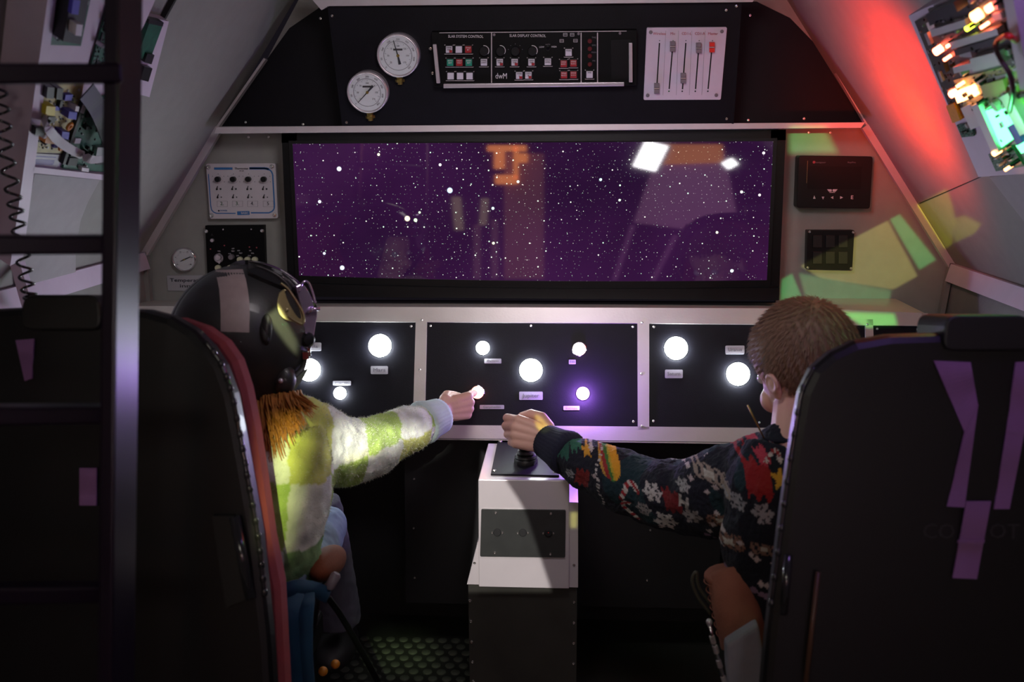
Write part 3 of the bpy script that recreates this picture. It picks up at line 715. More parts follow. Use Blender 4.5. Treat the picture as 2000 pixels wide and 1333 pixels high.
# ------------------------------------------------------------------ right bulkhead instruments
ds = empty('display_unit', pb.at(1632, 356), 'wide black display unit with white arrow keys on right bulkhead', 'display')
HD = .04
ob('housing', rq(pb, [(1560, 304), (1705, 306), (1699, 408), (1556, 406)], 5, 0, HD), 'black', ds, bev=.002)
ob('display_glass', rq(pb, [(1578, 324), (1684, 325), (1681, 370), (1576, 369)], 2, HD, HD + .001), 'bezel', ds)
ob('side_line', pq(pb, [(1577, 314), (1578, 314), (1576, 358), (1575, 358)], HD, HD + .0006), 'olive', ds)
for k, sh in enumerate(([(1588, 388.5), (1593, 388.5), (1590.5, 382)], [(1605, 384.5), (1610, 384.5), (1607.5, 390)], [(1627.5, 383.5), (1627.5, 389), (1622.5, 386)], [(1641, 383.5), (1641, 389), (1646.5, 386)])):
    ob('arrow_key', pq(pb, sh, HD, HD + .001), 'lightink', ds)
text('E', pb, 1664, 386, 7, 'lightink', ds, HD + .0008, bold=.02)
ob('wing_emblem', [pq(pb, [(1615.5, 370), (1624, 370), (1624.7, 372), (1624, 374.5), (1619, 374.5)], HD, HD + .001), pq(pb, [(1636, 370), (1627, 370), (1626, 372), (1627, 374.5), (1632, 374.5)], HD, HD + .001), pr(pb, 1620, 375.5, 1631, 376.6, HD, HD + .001)], 'lightink', ds)
ob('brand_dot', pc(pb, 1590, 317, 2.6, HD, HD + .001, 12), 'redink', ds)
text('navigator', pb, 1603, 317.5, 3.2, 'greyink', ds, HD + .0006, wpx=19); text('RayPro', pb, 1663.5, 317.5, 3, 'greyink', ds, HD + .0006, wpx=15)
sw = empty('switch_box', pb.at(1621, 490), 'square black switch panel with a screw in each corner, below the display', 'switch panel')
ob('cover', rq(pb, [(1577, 450), (1669, 450), (1664.5, 528), (1575, 526)], 2, 0, .025), 'black', sw, bev=.001)
for x, y in ((1581, 453), (1666, 454), (1577.5, 523), (1662, 524.5)): screw(pb, x, y, 2.9, sw, h=.025)
for j in range(2):
    for i in range(3):
        ob('rocker_switch', pr(pb, 1588 + i * 25, 460 + j * 32, 1606 + i * 25, 484 + j * 32, .025, .030), 'rubber', sw, bev=.001)
# ================================================================== console
kt = R(22)
kp = Plane(P(1040, 860, 2.28), (0, -math.cos(kt), math.sin(kt)))
cons = empty('planet_console', (0, 2.4, 0), 'grey metal console under the screen with round glowing planet buttons', 'console')
def rect(x0, y0, x1, y1): return [(x0, y0), (x1, y0), (x1, y1), (x0, y1)]
XL, XR = 230, 1806
ob('upper_rail', pq(kp, [(XL, 598), (1610, 603), (XR, 612), (1800, 637), (1268, 632), (XL, 626)], -.02, 0), 'console', cons)
ob('lower_rail', pq(kp, [(XL, 826), (1290, 834), (1830, 840), (1830, 874), (800, 858), (XL, 852)], -.02, 0), 'console', cons)
for a, b, c, d in ((812, 834, 829, 806), (1245, 1268, 1268, 1246), (1690, 1705, 1712, 1695)):
    ob('upright', pq(kp, [(a, 624), (b, 624), (c, 840), (d, 840)], -.02, 0), 'console', cons)
ob('upright', pq(kp, [(1800, 612), (1812, 612), (1822, 872), (1806, 872)], -.02, 0), 'console', cons)
ob('fold_line', pq(kp, [(800, 855.5), (1480, 865), (1480, 866), (800, 856.5)], -.001, .0006), 'hole', cons)
q0 = kp.at(XL, 600); q1 = kp.at(1610, 604)
ob('top_shelf', prism([V((q0.x, q0.y, q0.z)), V((q1.x, q0.y, q0.z)), V((q1.x, YB - .001, q0.z - .018)), V((q0.x, YB - .001, q0.z - .018))],
                      [V((q0.x, q0.y, q0.z - .012)), V((q1.x, q0.y, q0.z - .012)), V((q1.x, YB - .001, q0.z - .03)), V((q0.x, YB - .001, q0.z - .03))]), 'console', cons)
q2 = kp.at(XR, 612)
ob('side_shelf', prism([V((q1.x, q2.y, q2.z)), V((q2.x, q2.y, q2.z)), V((q2.x, YB - .001, q2.z)), V((q1.x, YB - .001, q2.z))],
                       [V((q1.x, q2.y, q2.z - .01)), V((q2.x, q2.y, q2.z - .01)), V((q2.x, YB - .001, q2.z - .01)), V((q1.x, YB - .001, q2.z - .01))]), 'console', cons)
for x, y in ((824, 626), (1254, 631), (1252.5, 731), (1253.5, 833), (820, 723), (1694, 634), (806, 820)): screw(kp, x, y, 3.0, cons, m='screw')
# dark panels, inset
pan1 = ob('button_panel', pq(kp, [(XL + 60, 620), (815, 620), (810, 836), (XL + 60, 832)], -.03, -.006), 'blackpanel', cons)
pan2 = ob('button_panel', pq(kp, [(830, 620), (1250, 620), (1252, 842), (824, 842)], -.03, -.006), 'blackpanel', cons)
pan3 = ob('button_panel', pq(kp, [(1262, 620), (1697, 624), (1702, 846), (1262, 842)], -.03, -.006), 'blackpanel', cons)
pan4 = ob('button_panel', pq(kp, [(1700, 630), (1806, 634), (1812, 848), (1706, 846)], -.03, -.006), 'blackpanel', cons)
for pn, pts in ((pan1, ((803, 638),)), (pan2, ((841, 637), (1037, 637), (1236, 639), (1237, 824))), (pan3, ((1277, 639), (1276, 823), (1483, 826))), (pan4, ((1713, 643), (1792, 644)))):
    for x, y in pts: screw(kp, x, y, 3.0, pn, h=-.006)
def lamp(pn, x, y, r, m, rim=False, h=.007):
    s = kp.sc(x, y)
    prof = [(1, -.006), (1, h * .45), (.94, h * .75), (.75, h * .95), (.4, h)]
    b = ob('lamp_button', pc(kp, x, y, r, 0, 0, 32, prof), m, pn, smooth=1)
    ob('lamp_rim', ring(kp.at(x, y, -.005), kp.n, (r + 1) * s, 1.1 * s * (1.6 if rim else .6), 32, 8), 'chrome' if rim else 'black', pn, smooth=1)
    return b
def plate(pn, x0, y0, x1, y1, t, hp):
    ob('name_plate', rq(kp, rect(x0, y0, x1, y1), 2.2 if y1 - y0 > 12 else 1.5, -.006, -.003), 'plate', pn)
    text(t, kp, (x0 + x1) / 2, (y0 + y1) / 2, hp, 'greyink', pn, -.0028, wpx=(x1 - x0) * .72, bold=0)
lamp(pan1, 742, 675.5, 22, 'disc'); lamp(pan1, 604, 723, 22, 'disc'); lamp(pan1, 664, 768.5, 12, 'disc_s'); lamp(pan1, 470, 690, 22, 'disc')
lamp(pan2, 1037, 723.5, 22.3, 'disc'); lamp(pan2, 943, 680, 13, 'disc_s'); lamp(pan2, 1131.5, 682.5, 12, 'lamp_or', True)
lamp(pan2, 932.5, 767, 11.5, 'lamp_red', True); lamp(pan2, 1138.5, 769, 12.3, 'lamp_vio')
lamp(pan3, 1320.5, 680.5, 22.3, 'disc'); lamp(pan3, 1441.5, 731, 22.3, 'disc')
plate(pan1, 587, 669.5, 627, 685.5, 'Jorda', 7); plate(pan1, 724, 715.5, 757.5, 731, 'Mars', 7.5); plate(pan1, 650, 744.5, 685, 753, 'Månen', 4.6)
plate(pan2, 946, 701, 979, 710, 'Callisto', 4.8); plate(pan2, 1014, 765.5, 1060, 781.5, 'Jupiter', 8); plate(pan2, 937, 791.5, 984.5, 799.5, 'Ganymedes', 4.6)
plate(pan2, 1111, 703, 1124.5, 711.5, 'Io', 4.6); plate(pan2, 1100.5, 793.5, 1132, 801.5, 'Europa', 4.6)
plate(pan3, 1299, 722.5, 1333.5, 739, 'Saturn', 7.5); plate(pan3, 1417, 675.5, 1454, 692, 'Uranus', 7.5)
# footwell
struct('wall_footwell', ext([V((lowL.x - .1, 2.64, 0)), V((lowR.x + .1, 2.64, 0)), V((lowR.x + .1, 2.64, .92)), V((lowL.x - .1, 2.64, .92))], (0, 1, 0), .02), 'blackwall')
fwp = YP(2.40)
fpn = struct('wall_footwell_panel', pq(fwp, [(790, 850), (1420, 862), (1400, 1190), (792, 1178)], -.015, 0), 'blackwall')
for x, y in ((809, 936), (808, 1032), (810, 1129), (1270, 1036), (1264, 1134)): screw(fwp, x, y, 2.6, fpn)
# raised discs on the floor
me0 = None
nst = 0
for j in range(13):
    for i in range(17):
        x = -.50 + i * .036 + (j % 2) * .018; y = 2.10 + j * .033
        if x > -.04: continue
        if me0 is None:
            s = ob('floor_stud', lathe((x, y, 0), (0, 0, 1), [(.0125, -.001), (.0120, .0025), (.0105, .0033)], 16), 'stud', floor, smooth=2); me0 = s.data
            off = s.location - V((x, y, 0)) ; zz = s.location.z
        else:
            s = link(bpy.data.objects.new('floor_stud', me0)); s.parent = floor; s.location = V((x, y, 0)) + off
        nst += 1
# ------------------------------------------------------------------ joystick pedestal
zt = .635
pt_ = ZP(zt)
a0 = pt_.at(934, 937); a1 = pt_.at(1112, 937); yb_ = kp.at(1020, 856).y - .002
wz = .006
ped = empty('joystick_pedestal', (a0.x + .09, a0.y, 0), 'bright metal pedestal with black riveted base between the two seats', 'pedestal')
fy = a0.y; xa, xb = a0.x, a1.x
pf = Plane((0, fy, zt), (0, -1, .03))
zbot = pf.at(1020, 1149).z; ybot = pf.at(1020, 1149).y
ob('upper_box', prism([V((xa, fy, zt)), V((xb, fy, zt)), V((xb, yb_, zt)), V((xa, yb_, zt))], [V((xa - .001, ybot, zbot)), V((xb + .001, ybot, zbot)), V((xb, yb_, zbot)), V((xa, yb_, zbot))]), 'pedestal', ped, bev=.002)
xl2, xr2 = P(912, 1147, ybot + .012).x, P(1129, 1147, ybot + .012).x
ob('side_flange', prism([V((xb, ybot + .012, zt - .05)), V((xb + .019, ybot + .012, zt - .05)), V((xb + .019, yb_, zt - .05)), V((xb, yb_, zt - .05))], [V((xb, ybot + .012, zbot - .002)), V((xr2, ybot + .012, zbot - .002)), V((xr2, yb_, zbot - .002)), V((xb, yb_, zbot - .002))]), 'pedestal', ped)
ob('side_flange', prism([V((xa - .003, ybot + .012, zbot + .10)), V((xa, ybot + .012, zbot + .10)), V((xa, yb_, zbot + .10)), V((xa - .003, yb_, zbot + .10))], [V((xl2, ybot + .012, zbot)), V((xa, ybot + .012, zbot)), V((xa, yb_, zbot)), V((xl2, yb_, zbot))]), 'pedestal', ped)
pfl = YP(ybot + .012)
for x, y in ((1121, 1104), (927, 1100)): screw(pfl, x, y, 3, ped)
ob('lower_base', prism([V((xl2 + .002, ybot + .02, zbot)), V((xr2 - .002, ybot + .02, zbot)), V((xr2 - .002, 2.38, zbot)), V((xl2 + .002, 2.38, zbot))], [V((xl2 + .002, ybot + .02, 0)), V((xr2 - .002, ybot + .02, 0)), V((xr2 - .002, 2.38, 0)), V((xl2 + .002, 2.38, 0))]), mat('dark_painted_sheet', (.035, .034, .028), .4, var=.5, vs=12), ped)
pl2 = YP(ybot + .02)
for i, y in enumerate((1174, 1214.5, 1254.5, 1294, 1332, 1370)):
    screw(pl2, 918 + i * 1.6, y, 3.6, ped, name='rivet'); screw(pl2, 1121 - i * .3, y + 3, 3.2, ped, name='rivet')
ob('joystick_plate', pq(pt_, [(972, 862), (1084, 862), (1092, 929), (958.5, 926)], 0, .004), 'blackpanel', ped, bev=.0005)
for x, y in ((977.5, 863.5), (966, 920.5), (1084, 923)): screw(pt_, x, y, 4, ped, h=.004)
ob('connector_plate', rq(pf, [(940, 995), (1105, 997), (1104, 1090), (937.5, 1088)], 3, 0, .004), mat('dark_plate', (.03, .032, .03), .4, var=.3), ped, bev=.0005)
for x, y in ((968, 1002.5), (1076, 1004), (966.5, 1080.5), (1075, 1083)): screw(pf, x, y, 3, ped, h=.004)
for x, y in ((971, 1041.5), (1021, 1042), (1071, 1042.5)):
    k = ob('socket', pc(pf, x, y, 7.5, .003, .008, 16), 'hole', ped, smooth=2)
    for dx in (-10, 10): screw(pf, x + dx, y, 2.4, k, h=.004)
ob('red_pin', pc(pf, 1071, 1041.5, 1, .008, .009, 8), 'redcap', ped)
# joystick
jp = pt_.at(1027, 908); s = pt_.sc(1027, 908)
js = empty('joystick', jp, 'black joystick with ribbed rubber boot on pedestal, gripped by right-hand child', 'joystick')
r = 22 * s
ob('base_ring', lathe(jp + V((0, 0, .004)), (0, 0, 1), [(r * 1.05, 0), (r * 1.05, .008), (r * .95, .012)], 8), 'rubber', js, smooth=2)
ob('rubber_boot', lathe(jp + V((0, 0, .014)), (0, 0, 1), [(r * .92, 0), (r * 1.0, .004), (r * .92, .009), (r * .72, .010), (r * .85, .014), (r * .74, .019), (r * .55, .020), (r * .66, .025), (r * .55, .030), (r * .25, .031)], 24), 'rubber', js, smooth=2)
JT = jp + V((-.004, 0, .095))
ob('stick_grip', tube([jp + V((0, 0, .04)), jp + V((0, 0, .06)), JT], [.008, .013, .014], 14), 'black', js, smooth=1)
# ================================================================== circuit board bays on the side walls
def wallplane(B, sgn):
    d = V((B[3].x - B[4].x, 0, B[3].z - B[4].z)).normalized()
    n = V((0, 1, 0)).cross(d)
    if n.x * sgn > 0: n = -n
    return Plane(B[4], n, (0, -sgn, 0))
WR = wallplane(BR, 1); WL = wallplane(BL, -1)
def bil(q, u, v):
    (ax, ay), (bx, by), (cx, cy), (dx, dy) = q
    x = (1 - u) * (1 - v) * ax + u * (1 - v) * bx + u * v * cx + (1 - u) * v * dx
    y = (1 - u) * (1 - v) * ay + u * (1 - v) * by + u * v * cy + (1 - u) * v * dy
    return x, y
def comp(pl, q, u0, v0, u1, v1, h0, h1, m, board, name='chip', bev=0, label=None):
    return ob(name, pq(pl, [bil(q, u0, v0), bil(q, u1, v0), bil(q, u1, v1), bil(q, u0, v1)], h0, h1), m, board, bev=bev, label=label)
def can(pl, q, u, v, rpx, h0, h1, m, board, name='capacitor', label=None):
    x, y = bil(q, u, v); return ob(name, pc(pl, x, y, rpx, h0, h1, 14), m, board, smooth=2, label=label)
def board(pl, q, h, m, bay, n, seed, mats=('chip', 'chip', 'cap', 'white', 'chip')):
    b = ob('circuit_board', pq(pl, q, h, h + .003), m, bay)
    rr = random.Random(seed); h += .003; sm_ = []
    for i in range(n):
        u, v = rr.uniform(.04, .85), rr.uniform(.04, .85); w, l = rr.uniform(.06, .22), rr.uniform(.04, .12)
        if i % 3 == 2: can(pl, q, u + .05, v + .05, rr.uniform(2.5, 5), h, h + rr.uniform(.006, .016), rr.choice(('cap', 'chip', 'black')), b)
        else: comp(pl, q, u, v, min(.97, u + w), min(.97, v + l), h, h + rr.uniform(.002, .009), rr.choice(mats), b)
    for i in range(90):
        u, v = rr.random() * .94, rr.random() * .94; w = rr.uniform(.01, .03)
        sm_.append(pq(pl, [bil(q, u, v), bil(q, u + w, v), bil(q, u + w, v + w), bil(q, u, v + w)], h, h + .002))
    ob('tiny_components', sm_[:50], 'chip', b, kind='stuff'); ob('solder_points', sm_[50:], 'cap', b, kind='stuff')
    return b
# right bay
bR = empty('circuit_bay', WR.at(1900, 180), 'tilted bay of circuit boards glowing red and green, on the right wall', 'electronics')
hb = .05
def wq(pl, q, h0, h1): return pq(pl, q, h0, h1)
ob('bay_plate', wq(WR, [(1774, 31), (1900, -28), (1990, -60), (2080, 335), (1911, 346)], .001, hb), 'box', bR)
ob('bay_border', wq(WR, [(1952, -40), (1972, -40), (2012, 175), (1992, 175)], hb, hb + .03), 'box', bR)
boards = []
q = [(1786, 42), (1850, 10), (1905, 215), (1863, 232)]
b = board(WR, q, hb + .002, 'pcb_dark', bR, 16, 3)
q = [(1812, 18), (1950, -30), (1990, 130), (1848, 118)]
b = board(WR, q, hb + .006, 'pcb_dark', bR, 20, 5)
def bar(pl, x0, y0, x1, y1, w, h0, h1, m, par, name='heat_sink', **k):
    d = math.hypot(x1 - x0, y1 - y0); nx, ny = -(y1 - y0) / d * w / 2, (x1 - x0) / d * w / 2
    return ob(name, pq(pl, [(x0 + nx, y0 + ny), (x1 + nx, y1 + ny), (x1 - nx, y1 - ny), (x0 - nx, y0 - ny)], h0, h1), m, par, **k)
hh = hb + .02
bar(WR, 1818, 66, 1886, 45, 14, hb, hh, 'silver', bR); bar(WR, 1856, 90, 1948, 62, 14, hb, hh, 'silver', bR)
bar(WR, 1812, 38, 1866, 14, 20, hb, hh + .01, 'chip', bR, 'transformer'); bar(WR, 1864, 104, 1990, 66, 12, hb, hh, 'chip', bR, 'connector')
bar(WR, 1862, 138, 1902, 128, 12, hb, hh, 'silver', bR); bar(WR, 1897, 128, 1952, 114, 26, hb, hh + .004, 'silver', bR, 'label_sticker')
q = [(1862, 157), (1995, 122), (2025, 200), (1890, 230)]
b = board(WR, q, hb + .004, 'pcb_yellow', bR, 12, 8)
bar(WR, 1905, 163, 1975, 146, 8, hb + .007, hb + .01, 'plate', bR, 'white_strip')
bar(WR, 1918, 180, 1962, 168, 26, hb + .007, hb + .016, 'tan', bR, 'shield_can')
q = [(1915, 200), (1955, 185), (1992, 265), (1950, 296)]
gb = board(WR, q, hb + .004, 'pcb_green', bR, 10, 9)
ob('glowing_green_panel', wq(WR, [(1925, 218), (1958, 210), (1984, 268), (1951, 292)], hb + .004, hb + .012), 'led_green', bR)
ob('glowing_green_panel', wq(WR, [(1984, 285), (2010, 270), (2020, 290), (1995, 300)], hb + .004, hb + .012), 'led_green', bR)
bar(WR, 1903, 205, 1945, 300, 14, hb, hb + .018, 'silver', bR, 'side_rail'); bar(WR, 1960, 186, 2000, 262, 18, hb, hb + .02, 'silver', bR, 'side_rail')
bar(WR, 1885, 208, 1905, 250, 20, hb, hb + .012, 'white', bR, 'relay'); bar(WR, 1855, 205, 1868, 238, 16, hb, hb + .012, 'coil', bR, 'relay')
bar(WR, 1972, 246, 1992, 282, 12, hb + .012, hb + .02, 'bluecap', bR, 'connector')
ob('transducer', pc(WR, 1941, 210, 10, hb + .01, hb + .02, 18), 'white', bR, smooth=2)
q = [(1868, 245), (1895, 240), (1902, 266), (1878, 269)]; board(WR, q, hb + .002, 'pcb_green', bR, 4, 12)
q = [(1930, 302), (1975, 285), (2000, 325), (1945, 335)]; board(WR, q, hb + .002, 'pcb_green', bR, 12, 14)
LEDS = [(1926, 20, 7, 'led_red'), (1899, 36, 10, 'led_orange'), (1886, 58, 4.5, 'led_yel'), (1825, 103, 7, 'led_red'), (1855, 187, 6, 'led_red'), (1939, 302, 5, 'led_orange'), (1848, 92, 3, 'led_red'), (1962, 333, 3, 'led_orange'), (1915, 55, 3, 'led_red'), (1843, 118, 3, 'led_red'), (1868, 170, 3, 'led_orange')]
for x, y, r_, m_ in LEDS:
    ob('indicator_lamp', pc(WR, x, y, r_, hb + .008, hb + .022, 14), m_, bR, smooth=2)
bar(WR, 1866, 192, 1902, 178, 22, hb + .004, hb + .014, 'led_orange', bR, 'glowing_panel')
ob('cable', tube(spline([WR.at(x, y, hb + h_) for x, y, h_ in ((1952, 74, .02), (1944, 92, .05), (1955, 118, .05), (1972, 145, .05), (1978, 180, .05), (1972, 218, .03))]), .0035, 8), 'wire', bR, smooth=1)
ob('cable', tube(spline([WR.at(x, y, hb + h_) for x, y, h_ in ((1950, 80, .03), (1968, 70, .05), (1985, 80, .03))]), .004, 8), 'redcap', bR, smooth=1)
# plate below, nearer part of the wall
struct('wall_right_panel', wq(WR, [(1932, 346), (2120, 330), (2400, 700), (2010, 446)], .001, .01), 'wall2')
struct('trim_11', wq(WR, [(1795, 397), (1945, 332), (1946.5, 333), (1796.5, 398.5)], .0, .0012), 'hole')
# left bay
bL = empty('circuit_bay', WL.at(140, 180), 'bay of circuit boards and ribbon cable on left wall, behind the ladder', 'electronics')
ob('bay_plate', wq(WL, [(100, -20), (330, -60), (232, 160), (215, 345), (66, 333), (72, 300)], .001, hb), 'box', bL)
q = [(112, -10), (178, -8), (158, 90), (98, 88)]; board(WL, q, hb + .002, 'pcb_green', bL, 10, 21)
bar(WL, 158, -10, 140, 84, 34, hb + .005, hb + .03, 'chip', bL, 'connector_block'); bar(WL, 156, 48, 153, 70, 12, hb + .03, hb + .042, 'whitebtn', bL, 'white_plug')
bar(WL, 150, 0, 146, 28, 14, hb + .03, hb + .036, 'bluecap', bL, 'connector')
q = [(212, 8), (240, 0), (225, 160), (172, 150)]; board(WL, q, hb + .002, 'pcb_green', bL, 14, 22)
q = [(88, 165), (165, 160), (132, 300), (68, 298)]; yb = board(WL, q, hb + .002, 'pcb_yellow', bL, 12, 23, ('chip', 'chip', 'white', 'chip', 'bluecap'))
for x, y, w, l, m_, nm in ((100, 182, 14, 22, 'chip', 'heat_sink'), (118, 184, 12, 22, 'chip', 'heat_sink'), (100, 217, 18, 18, 'yellowcap', 'transformer'), (143, 226, 16, 14, 'bluecap', 'film_capacitor'), (129, 265, 14, 14, 'bluecap', 'film_capacitor'), (80, 258, 18, 16, 'chip', 'transformer'), (100, 273, 20, 16, 'coil', 'transformer'), (152, 213, 7, 10, 'white', 'connector')):
    bar(WL, x, y - l / 2, x - 2, y + l / 2, w, hb + .005, hb + .02, m_, bL, nm)
ob('toroid_coil', ring(WL.at(136, 247, hb + .015), WL.n, 6 * WL.sc(136, 247), 3 * WL.sc(136, 247), 20, 8), 'coil', bL, smooth=1)
ob('toroid_coil', ring(WL.at(120, 288, hb + .015), WL.n, 5 * WL.sc(136, 247), 3 * WL.sc(136, 247), 20, 8), 'coil', bL, smooth=1)
ob('capacitor', pc(WL, 89, 268, 4.5, hb, hb + .022, 14), 'white', bL, smooth=2)
q = [(172, 195), (240, 180), (225, 338), (122, 330)]; board(WL, q, hb + .002, 'pcb_green', bL, 22, 24)
bar(WL, 166, 198, 125, 322, 5, hb + .003, hb + .012, 'chip', bL, 'board_edge')
bar(WL, 168, 203, 161, 222, 6, hb + .006, hb + .014, 'white', bL, 'connector'); bar(WL, 160, 331, 174, 333, 7, hb + .006, hb + .014, 'white', bL, 'connector')
q = [(68, 300), (122, 303), (112, 328), (64, 326)]; ob('printed_label', wq(WL, q, hb, hb + .004), 'plate', bL)
ob('label_lines', [wq(WL, [bil(q, .05, v), bil(q, .8, v), bil(q, .8, v + .03), bil(q, .05, v + .03)], hb + .004, hb + .0046) for v in (.2, .45, .55, .65, .75)], 'bluecap', bL)
def band(pts, w, t=.0008):
    a = []; 
    for i, p in enumerate(pts):
        d = (pts[min(i + 1, len(pts) - 1)] - pts[max(i - 1, 0)]).normalized(); sd = d.cross(WL.n).normalized() * w / 2; a.append((p + sd, p - sd))
    v = []; f = []
    for x, y in a: v += [x + WL.n * t, y + WL.n * t, y, x]
    for i in range(len(a) - 1):
        for j in range(4): f.append([i * 4 + j, i * 4 + (j + 1) % 4, i * 4 + 4 + (j + 1) % 4, i * 4 + 4 + j])
    f += [[0, 1, 2, 3], [len(v) - 1, len(v) - 2, len(v) - 3, len(v) - 4]]
    return v, f
ob('ribbon_cable', band(spline([WL.at(x, y, hb + h_) for x, y, h_ in ((84, 225, .01), (92, 248, .04), (112, 273, .045), (135, 290, .03), (160, 303, .03), (180, 312, .05), (205, 310, .03))]), .016), 'ribbon', bL)
ob('black_strap', band(spline([WL.at(x, y, hb + h_) for x, y, h_ in ((168, 178, .02), (186, 205, .03), (202, 240, .04), (216, 280, .03))]), .035, .002), 'black', bL)
# left rib strip
struct('trim_12', wq(WL, [(97, -30), (114, -30), (45, 505), (20, 520)], .0, hb + .012), 'box')
struct('trim_13', wq(WL, [(66, 326), (240, 346), (240, 356), (62, 338)], hb - .02, hb + .012), 'box')
struct('wall_left_panel', wq(WL, [(68, 340), (195, 352), (172, 395), (158, 430), (148, 485), (148, 540), (40, 560), (38, 510)], .001, .012), 'wall2')
wl2 = YP(V((WL.at(20, 520))).y)
struct('trim_14', pq(wl2, [(20, 520), (38, 512), (66, 606), (44, 606)], -.02, 0), 'box')
# small unit high on the left wall behind the ladder
hu = empty('junction_box', WL.at(330, 90), 'narrow board on pale bracket high on left wall, right of the ladder pole', 'electronics')
ob('bracket', wq(WL, [(283, 32), (330, 42), (292, 190), (255, 180)], 0, .02), 'box', hu)
ob('circuit_strip', wq(WL, [(292, 44), (318, 50), (292, 120), (268, 112)], .02, .03), 'pcb_green', hu)
ob('plug', wq(WL, [(288, 105), (302, 108), (296, 126), (282, 122)], .02, .035), 'chip', hu); ob('plug', wq(WL, [(292, 38), (320, 44), (318, 52), (290, 46)], .02, .034), 'chip', hu)
ob('plug', wq(WL, [(282, 130), (298, 134), (290, 160), (275, 156)], .02, .03), 'black', hu)
rpl = struct('trim_15', wq(WL, [(352, -20), (356, -20), (322, 42), (318, 42)], 0, .01), 'hole')
# ================================================================== red and green lamps of the right bay
spot('red_lamp_glow', WR.at(1770, 110) + WR.n * .19, WR.at(1750, 110), (1.0, 0.025, 0.002), 9, 140)
spot('red_lamp_glow', WR.at(1800, 225) + WR.n * .17, WR.at(1775, 230), (1.0, 0.04, 0.004), 9, 140)
point('green_lamp_glow', WR.at(1958, 250, .10), (0.1, 1.0, 0.25), 0.35, .01)
point('violet_lamp_glow', kp.at(1138, 769) + kp.n * .045, (0.42, 0.16, 1.0), 2.2, .012)
# ================================================================== seats
def seat(name, Ys, outline, xc, label, strapped, mirror):
    s = empty(name, (xc, Ys + .2, 0), label, 'seat')
    tilt = R(9)
    sp = Plane((0, Ys, 1.0), (0, -math.cos(tilt), math.sin(tilt)))
    pts = [sp.at(x, y) for x, y in outline]
    o = ob('back_shell', ext(pts, sp.n * -1, .045), 'shell', s, bev=.012)
    return s, sp
SR_OUT = [(1478, 1500), (1500, 1250), (1524, 1050), (1540, 930), (1552, 850), (1566, 770), (1588, 722), (1625, 690), (1672, 667), (1740, 655), (1830, 652), (2030, 652), (2120, 657), (2188, 667), (2235, 690), (2272, 722), (2294, 770), (2310, 850), (2322, 930), (2338, 1050), (2362, 1250), (2384, 1500)]
xs_r = P(1930, 900, 1.35).x
sR, spR = seat('cockpit_seat', 1.35, SR_OUT, xs_r, 'black bucket seat on the right with lilac harness straps and COPILOT on its back', True, 1)
dl = 1930 + 120
def mir(p): return (2050 - p[0] - 0, p[1] - 32)
SL_OUT = [(2043 - x, y - 38) for x, y in SR_OUT[:10]][::-1]
SL_OUT = [(540, 1500), (524, 1250), (503, 1050), (482, 930), (468, 850), (452, 770), (432, 715), (408, 678), (376, 645), (330, 618), (280, 605), (60, 600), (-60, 606), (-120, 640), (-170, 700), (-210, 850), (-260, 1050), (-300, 1500)]
xs_l = P(120, 900, 1.35).x
sL, spL = seat('cockpit_seat', 1.35, SL_OUT, xs_l, 'black bucket seat on the left with red padding, behind the ladder', True, -1)
def seat_rest(s, sp, hx, hy, hw, out, cush, cm):
    n = sp.n
    ob('headrest', rq(sp, [(hx - hw, hy), (hx + hw, hy), (hx + hw + 6, hy + 70), (hx - hw - 6, hy + 70)], 22, -.10, .012), 'rubber', s, bev=.01)
    # cushion in front of the shell, standing proud at the edge
    pts = [sp.at(x, y, -.045) for x, y in cush]
    ob('back_cushion', ext(pts, n * -1, .07), cm, s, bev=.02)
seat_rest(sR, spR, 1930, 616, 82, SR_OUT, [(1500, 1400), (1545, 1050), (1570, 860), (1590, 770), (1625, 712), (1700, 680), (2160, 680), (2260, 760), (2320, 1400)], 'cushion')
seat_rest(sL, spL, 118, 576, 74, SL_OUT, [(553, 1400), (540, 1150), (522, 1060), (505, 940), (490, 840), (474, 760), (456, 705), (430, 668), (392, 640), (340, 622), (60, 620), (-100, 700), (-250, 1400)], 'cushion')
# piping with beads along the shell edge
def beads(sp, s, px_pts, step, r, m='shell'):
    pl_ = [sp.at(x, y, 0) - sp.n * .004 for x, y in px_pts]; c = spline(pl_, 8)
    ob('edge_piping', tube(c, r * .8, 8), m, s, smooth=1)
    L_ = 0; last = c[0]; g = []
    for a, b in zip(c, c[1:]):
        d = (b - a).length
        if (b - last).length > step: last = b; g.append(ell(b, r * 1.15, r * 1.15, r * 1.7, n=8, m=6))
    ob('edge_lacing', g, m, s, smooth=1, kind='stuff')
glossy = mat('glossy_black_edge', (.03, .03, .035), .16, var=0, coat=.8)
beads(spL, sL, [(400, 668), (430, 712), (450, 768), (467, 850), (481, 930), (502, 1050), (515, 1160)], .016, .0045, glossy)
beads(spR, sR, [(1592, 718), (1567, 768), (1553, 850), (1541, 930), (1525, 1050), (1508, 1180)], .03, .0042, glossy)
